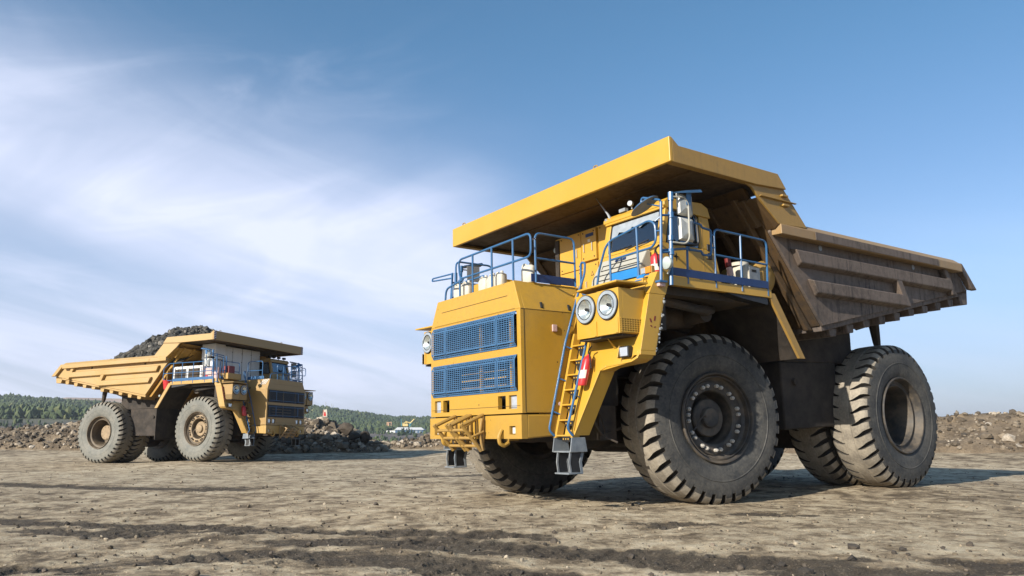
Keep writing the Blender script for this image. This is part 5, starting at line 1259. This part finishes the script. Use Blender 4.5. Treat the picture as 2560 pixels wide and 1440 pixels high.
# heaped load in the far truck
n_ = 60; xs_ = np.linspace(-8.0, -.35, 110); ys_ = np.linspace(-3.12, 3.12, 76); X_, Y_ = np.meshgrid(xs_, ys_)
CR = [(-8.0, 4.5), (-7.2, 4.65), (-6.4, 5.35), (-5.6, 6.05), (-4.3, 6.70), (-2.9, 6.98), (-2.1, 7.04), (-1.5, 6.88), (-1.0, 6.55), (-.35, 5.9)]
def load_h(x, y): cr = np.interp(x, [q[0] for q in CR], [q[1] for q in CR]); e = np.clip(np.abs(y) / 3.15, 0, 1); return cr - (cr - np.minimum(4.62, cr - .2)) * e ** 1.7 + (fbm(x * 1.1 + 30, y * 1.1, 120, 4, .6) - .5) * .5 * (1 - e ** 4)
Zl = load_h(X_, Y_); nx = len(xs_); j = np.arange(len(ys_) - 1)[:, None] * nx; k = np.arange(nx - 1)[None]
fs = np.stack([j + k, j + k + 1, j + nx + k + 1, j + nx + k], -1).reshape(-1, 4)
o = np_mesh('rock_load', np.stack([X_.ravel(), Y_.ravel(), Zl.ravel()], 1), fs, M['ore'], smooth=True, attrs={'tone': np.full(Zl.size, .3)})
o.matrix_world = MBm; tag(o, 'dark grey broken rock heaped high in the far truck body', 'rock load')
x = rng.uniform(-7.4, -.5, 9000); y = rng.uniform(-2.9, 2.9, 9000); s = np.clip(rng.lognormal(-2.95, .6, 9000), .03, .26)
v, f, tn = rocks(np.stack([x, y, load_h(x, y) + s * .1], 1), s, seed=77); q = np_mesh('broken_rock', v, f, M['ore'], o, attrs={'tone': tn}); q['kind'] = 'stuff'
# ------------------------------------------------------------------ camera, sun, sky
cam = bpy.data.cameras.new('camera'); co = bpy.data.objects.new('camera', cam); COL.objects.link(co)
cam.sensor_width = 36; cam.lens = 1895.33 / 2560 * 36; cam.clip_end = 30000; cam.clip_start = .1
co.rotation_mode = 'XYZ'; co.location = (0, 0, 1.1716)
co.rotation_euler = (Matrix.Rotation(pi / 2 + .1946, 4, 'X') @ Matrix.Rotation(-.0046, 4, 'Z')).to_euler()
SC.camera = co
SUN_AZ = 3.7556 + radians(12.5); SUN_EL = radians(25)
sd = Vector((cos(SUN_AZ) * cos(SUN_EL), sin(SUN_AZ) * cos(SUN_EL), sin(SUN_EL)))
L = bpy.data.lights.new('sun', 'SUN'); L.energy = 4.9; L.angle = radians(.5); L.color = (1, .92, .80)
lo = bpy.data.objects.new('sun', L); COL.objects.link(lo); lo.rotation_euler = sd.to_track_quat('Z', 'Y').to_euler()

W = bpy.data.worlds.new('World'); SC.world = W; W.use_nodes = True
t = NT(W.node_tree); bg = t.n['Background']
sky = t.node('ShaderNodeTexSky', sky_type='NISHITA'); sky.sun_disc = False; sky.sun_elevation = SUN_EL
sky.sun_rotation = (pi / 2 - SUN_AZ) % (2 * pi); sky.air_density = 1.0; sky.dust_density = .6; sky.ozone_density = 1.6
d = t.node('ShaderNodeTexCoord').outputs['Generated']
sp = t.node('ShaderNodeSeparateXYZ'); t.put(sp.inputs[0], d); X, Yy, Z = sp.outputs
az = t.math('ARCTAN2', X, Yy); el = t.math('ARCSINE', Z)
# cirrus: a broad soft band falling to the right, with feathered upper edge
def ang(rot, sx, sy):
    cb = t.node('ShaderNodeCombineXYZ'); c_, s_ = cos(rot), sin(rot)
    t.put(cb.inputs[0], t.math('MULTIPLY', t.math('ADD', t.math('MULTIPLY', az, c_), t.math('MULTIPLY', el, s_)), sx))
    t.put(cb.inputs[1], t.math('MULTIPLY', t.math('SUBTRACT', t.math('MULTIPLY', el, c_), t.math('MULTIPLY', az, s_)), sy)); cb.inputs[2].default_value = 3.3
    return cb.outputs[0]
w1 = t.noise(ang(radians(-15), 2.2, 8.5), 1.0, 7, .55, .8)
w2 = t.noise(ang(radians(20), 2.6, 9), 1.0, 7, .55, 1.2)
w3 = t.noise(ang(radians(-12), 2.5, 22), 1.0, 7, .6, .6)
ctr = t.math('MULTIPLY_ADD', az, -.15, radians(12.3))
off = t.math('SUBTRACT', el, ctr)
off = t.math('ADD', off, t.math('MULTIPLY', t.math('SUBTRACT', w1, .5), .10))
up = t.math('DIVIDE', t.math('MAXIMUM', off, 0), radians(6.5)); dn = t.math('DIVIDE', t.math('MINIMUM', off, 0), radians(4.2))
sq = t.math('ADD', t.math('MULTIPLY', up, up), t.math('MULTIPLY', dn, dn))
band = t.math('EXPONENT', t.math('MULTIPLY', sq, -1.0))
fade = t.ramp(az, radians(6), radians(-8))
feather = t.math('MULTIPLY_ADD', t.ramp(w2, .25, .78), .38, .70)
c1 = t.math('MULTIPLY', t.math('MULTIPLY', band, fade), t.math('MULTIPLY', feather, .88))
low = t.math('MULTIPLY', t.ramp(el, radians(19), radians(2)), t.math('MULTIPLY_ADD', t.ramp(az, radians(20), radians(-20)), .55, .20))
low = t.math('MULTIPLY', low, t.math('MULTIPLY_ADD', t.ramp(w3, .35, .68), .7, .65))
hi = t.math('MULTIPLY', t.math('MULTIPLY', t.ramp(w2, .50, .80), t.ramp(az, radians(2), radians(-25))), t.math('MULTIPLY', t.ramp(el, radians(34), radians(20)), .30))
mask = t.math('MINIMUM', t.math('ADD', t.math('ADD', c1, low), hi), .92)
tint = t.mix(t.ramp(el, radians(12), radians(32)), t.mix(t.ramp(el, 0, radians(14)), (.55, .59, .83), (.86, .96, 1.10)), (.66, 1.02, 1.14))
skyc = t.mix(1.0, sky.outputs[0], tint, 'MULTIPLY')
col = t.mix(mask, skyc, (6.6, 7.0, 8.6))
t.l.new(col, bg.inputs[0]); bg.inputs[1].default_value = .081

# thin summer air
hz = MB(); hz.box(-6100, 6100, -6100, 6100, -40, 140)
m, t2, bs = material('summer_haze'); t2.n.remove(bs)
pv = t2.node('ShaderNodeVolumePrincipled'); pv.inputs['Color'].default_value = (.80, .88, 1.0, 1); pv.inputs['Density'].default_value = .00018; pv.inputs['Anisotropy'].default_value = .2
t2.l.new(pv.outputs[0], [n for n in t2.n if n.type == 'OUTPUT_MATERIAL'][0].inputs['Volume'])
tag(hz.build('haze', m), kind='stuff')

SC.view_settings.view_transform = 'Standard'; SC.view_settings.look = 'None'; SC.view_settings.gamma = 1
SC.view_settings.exposure = 0.80
SC.render.engine = 'CYCLES'
try:
    SC.cycles.use_denoising = True; SC.cycles.max_bounces = 6; SC.cycles.transparent_max_bounces = 12
except Exception: pass
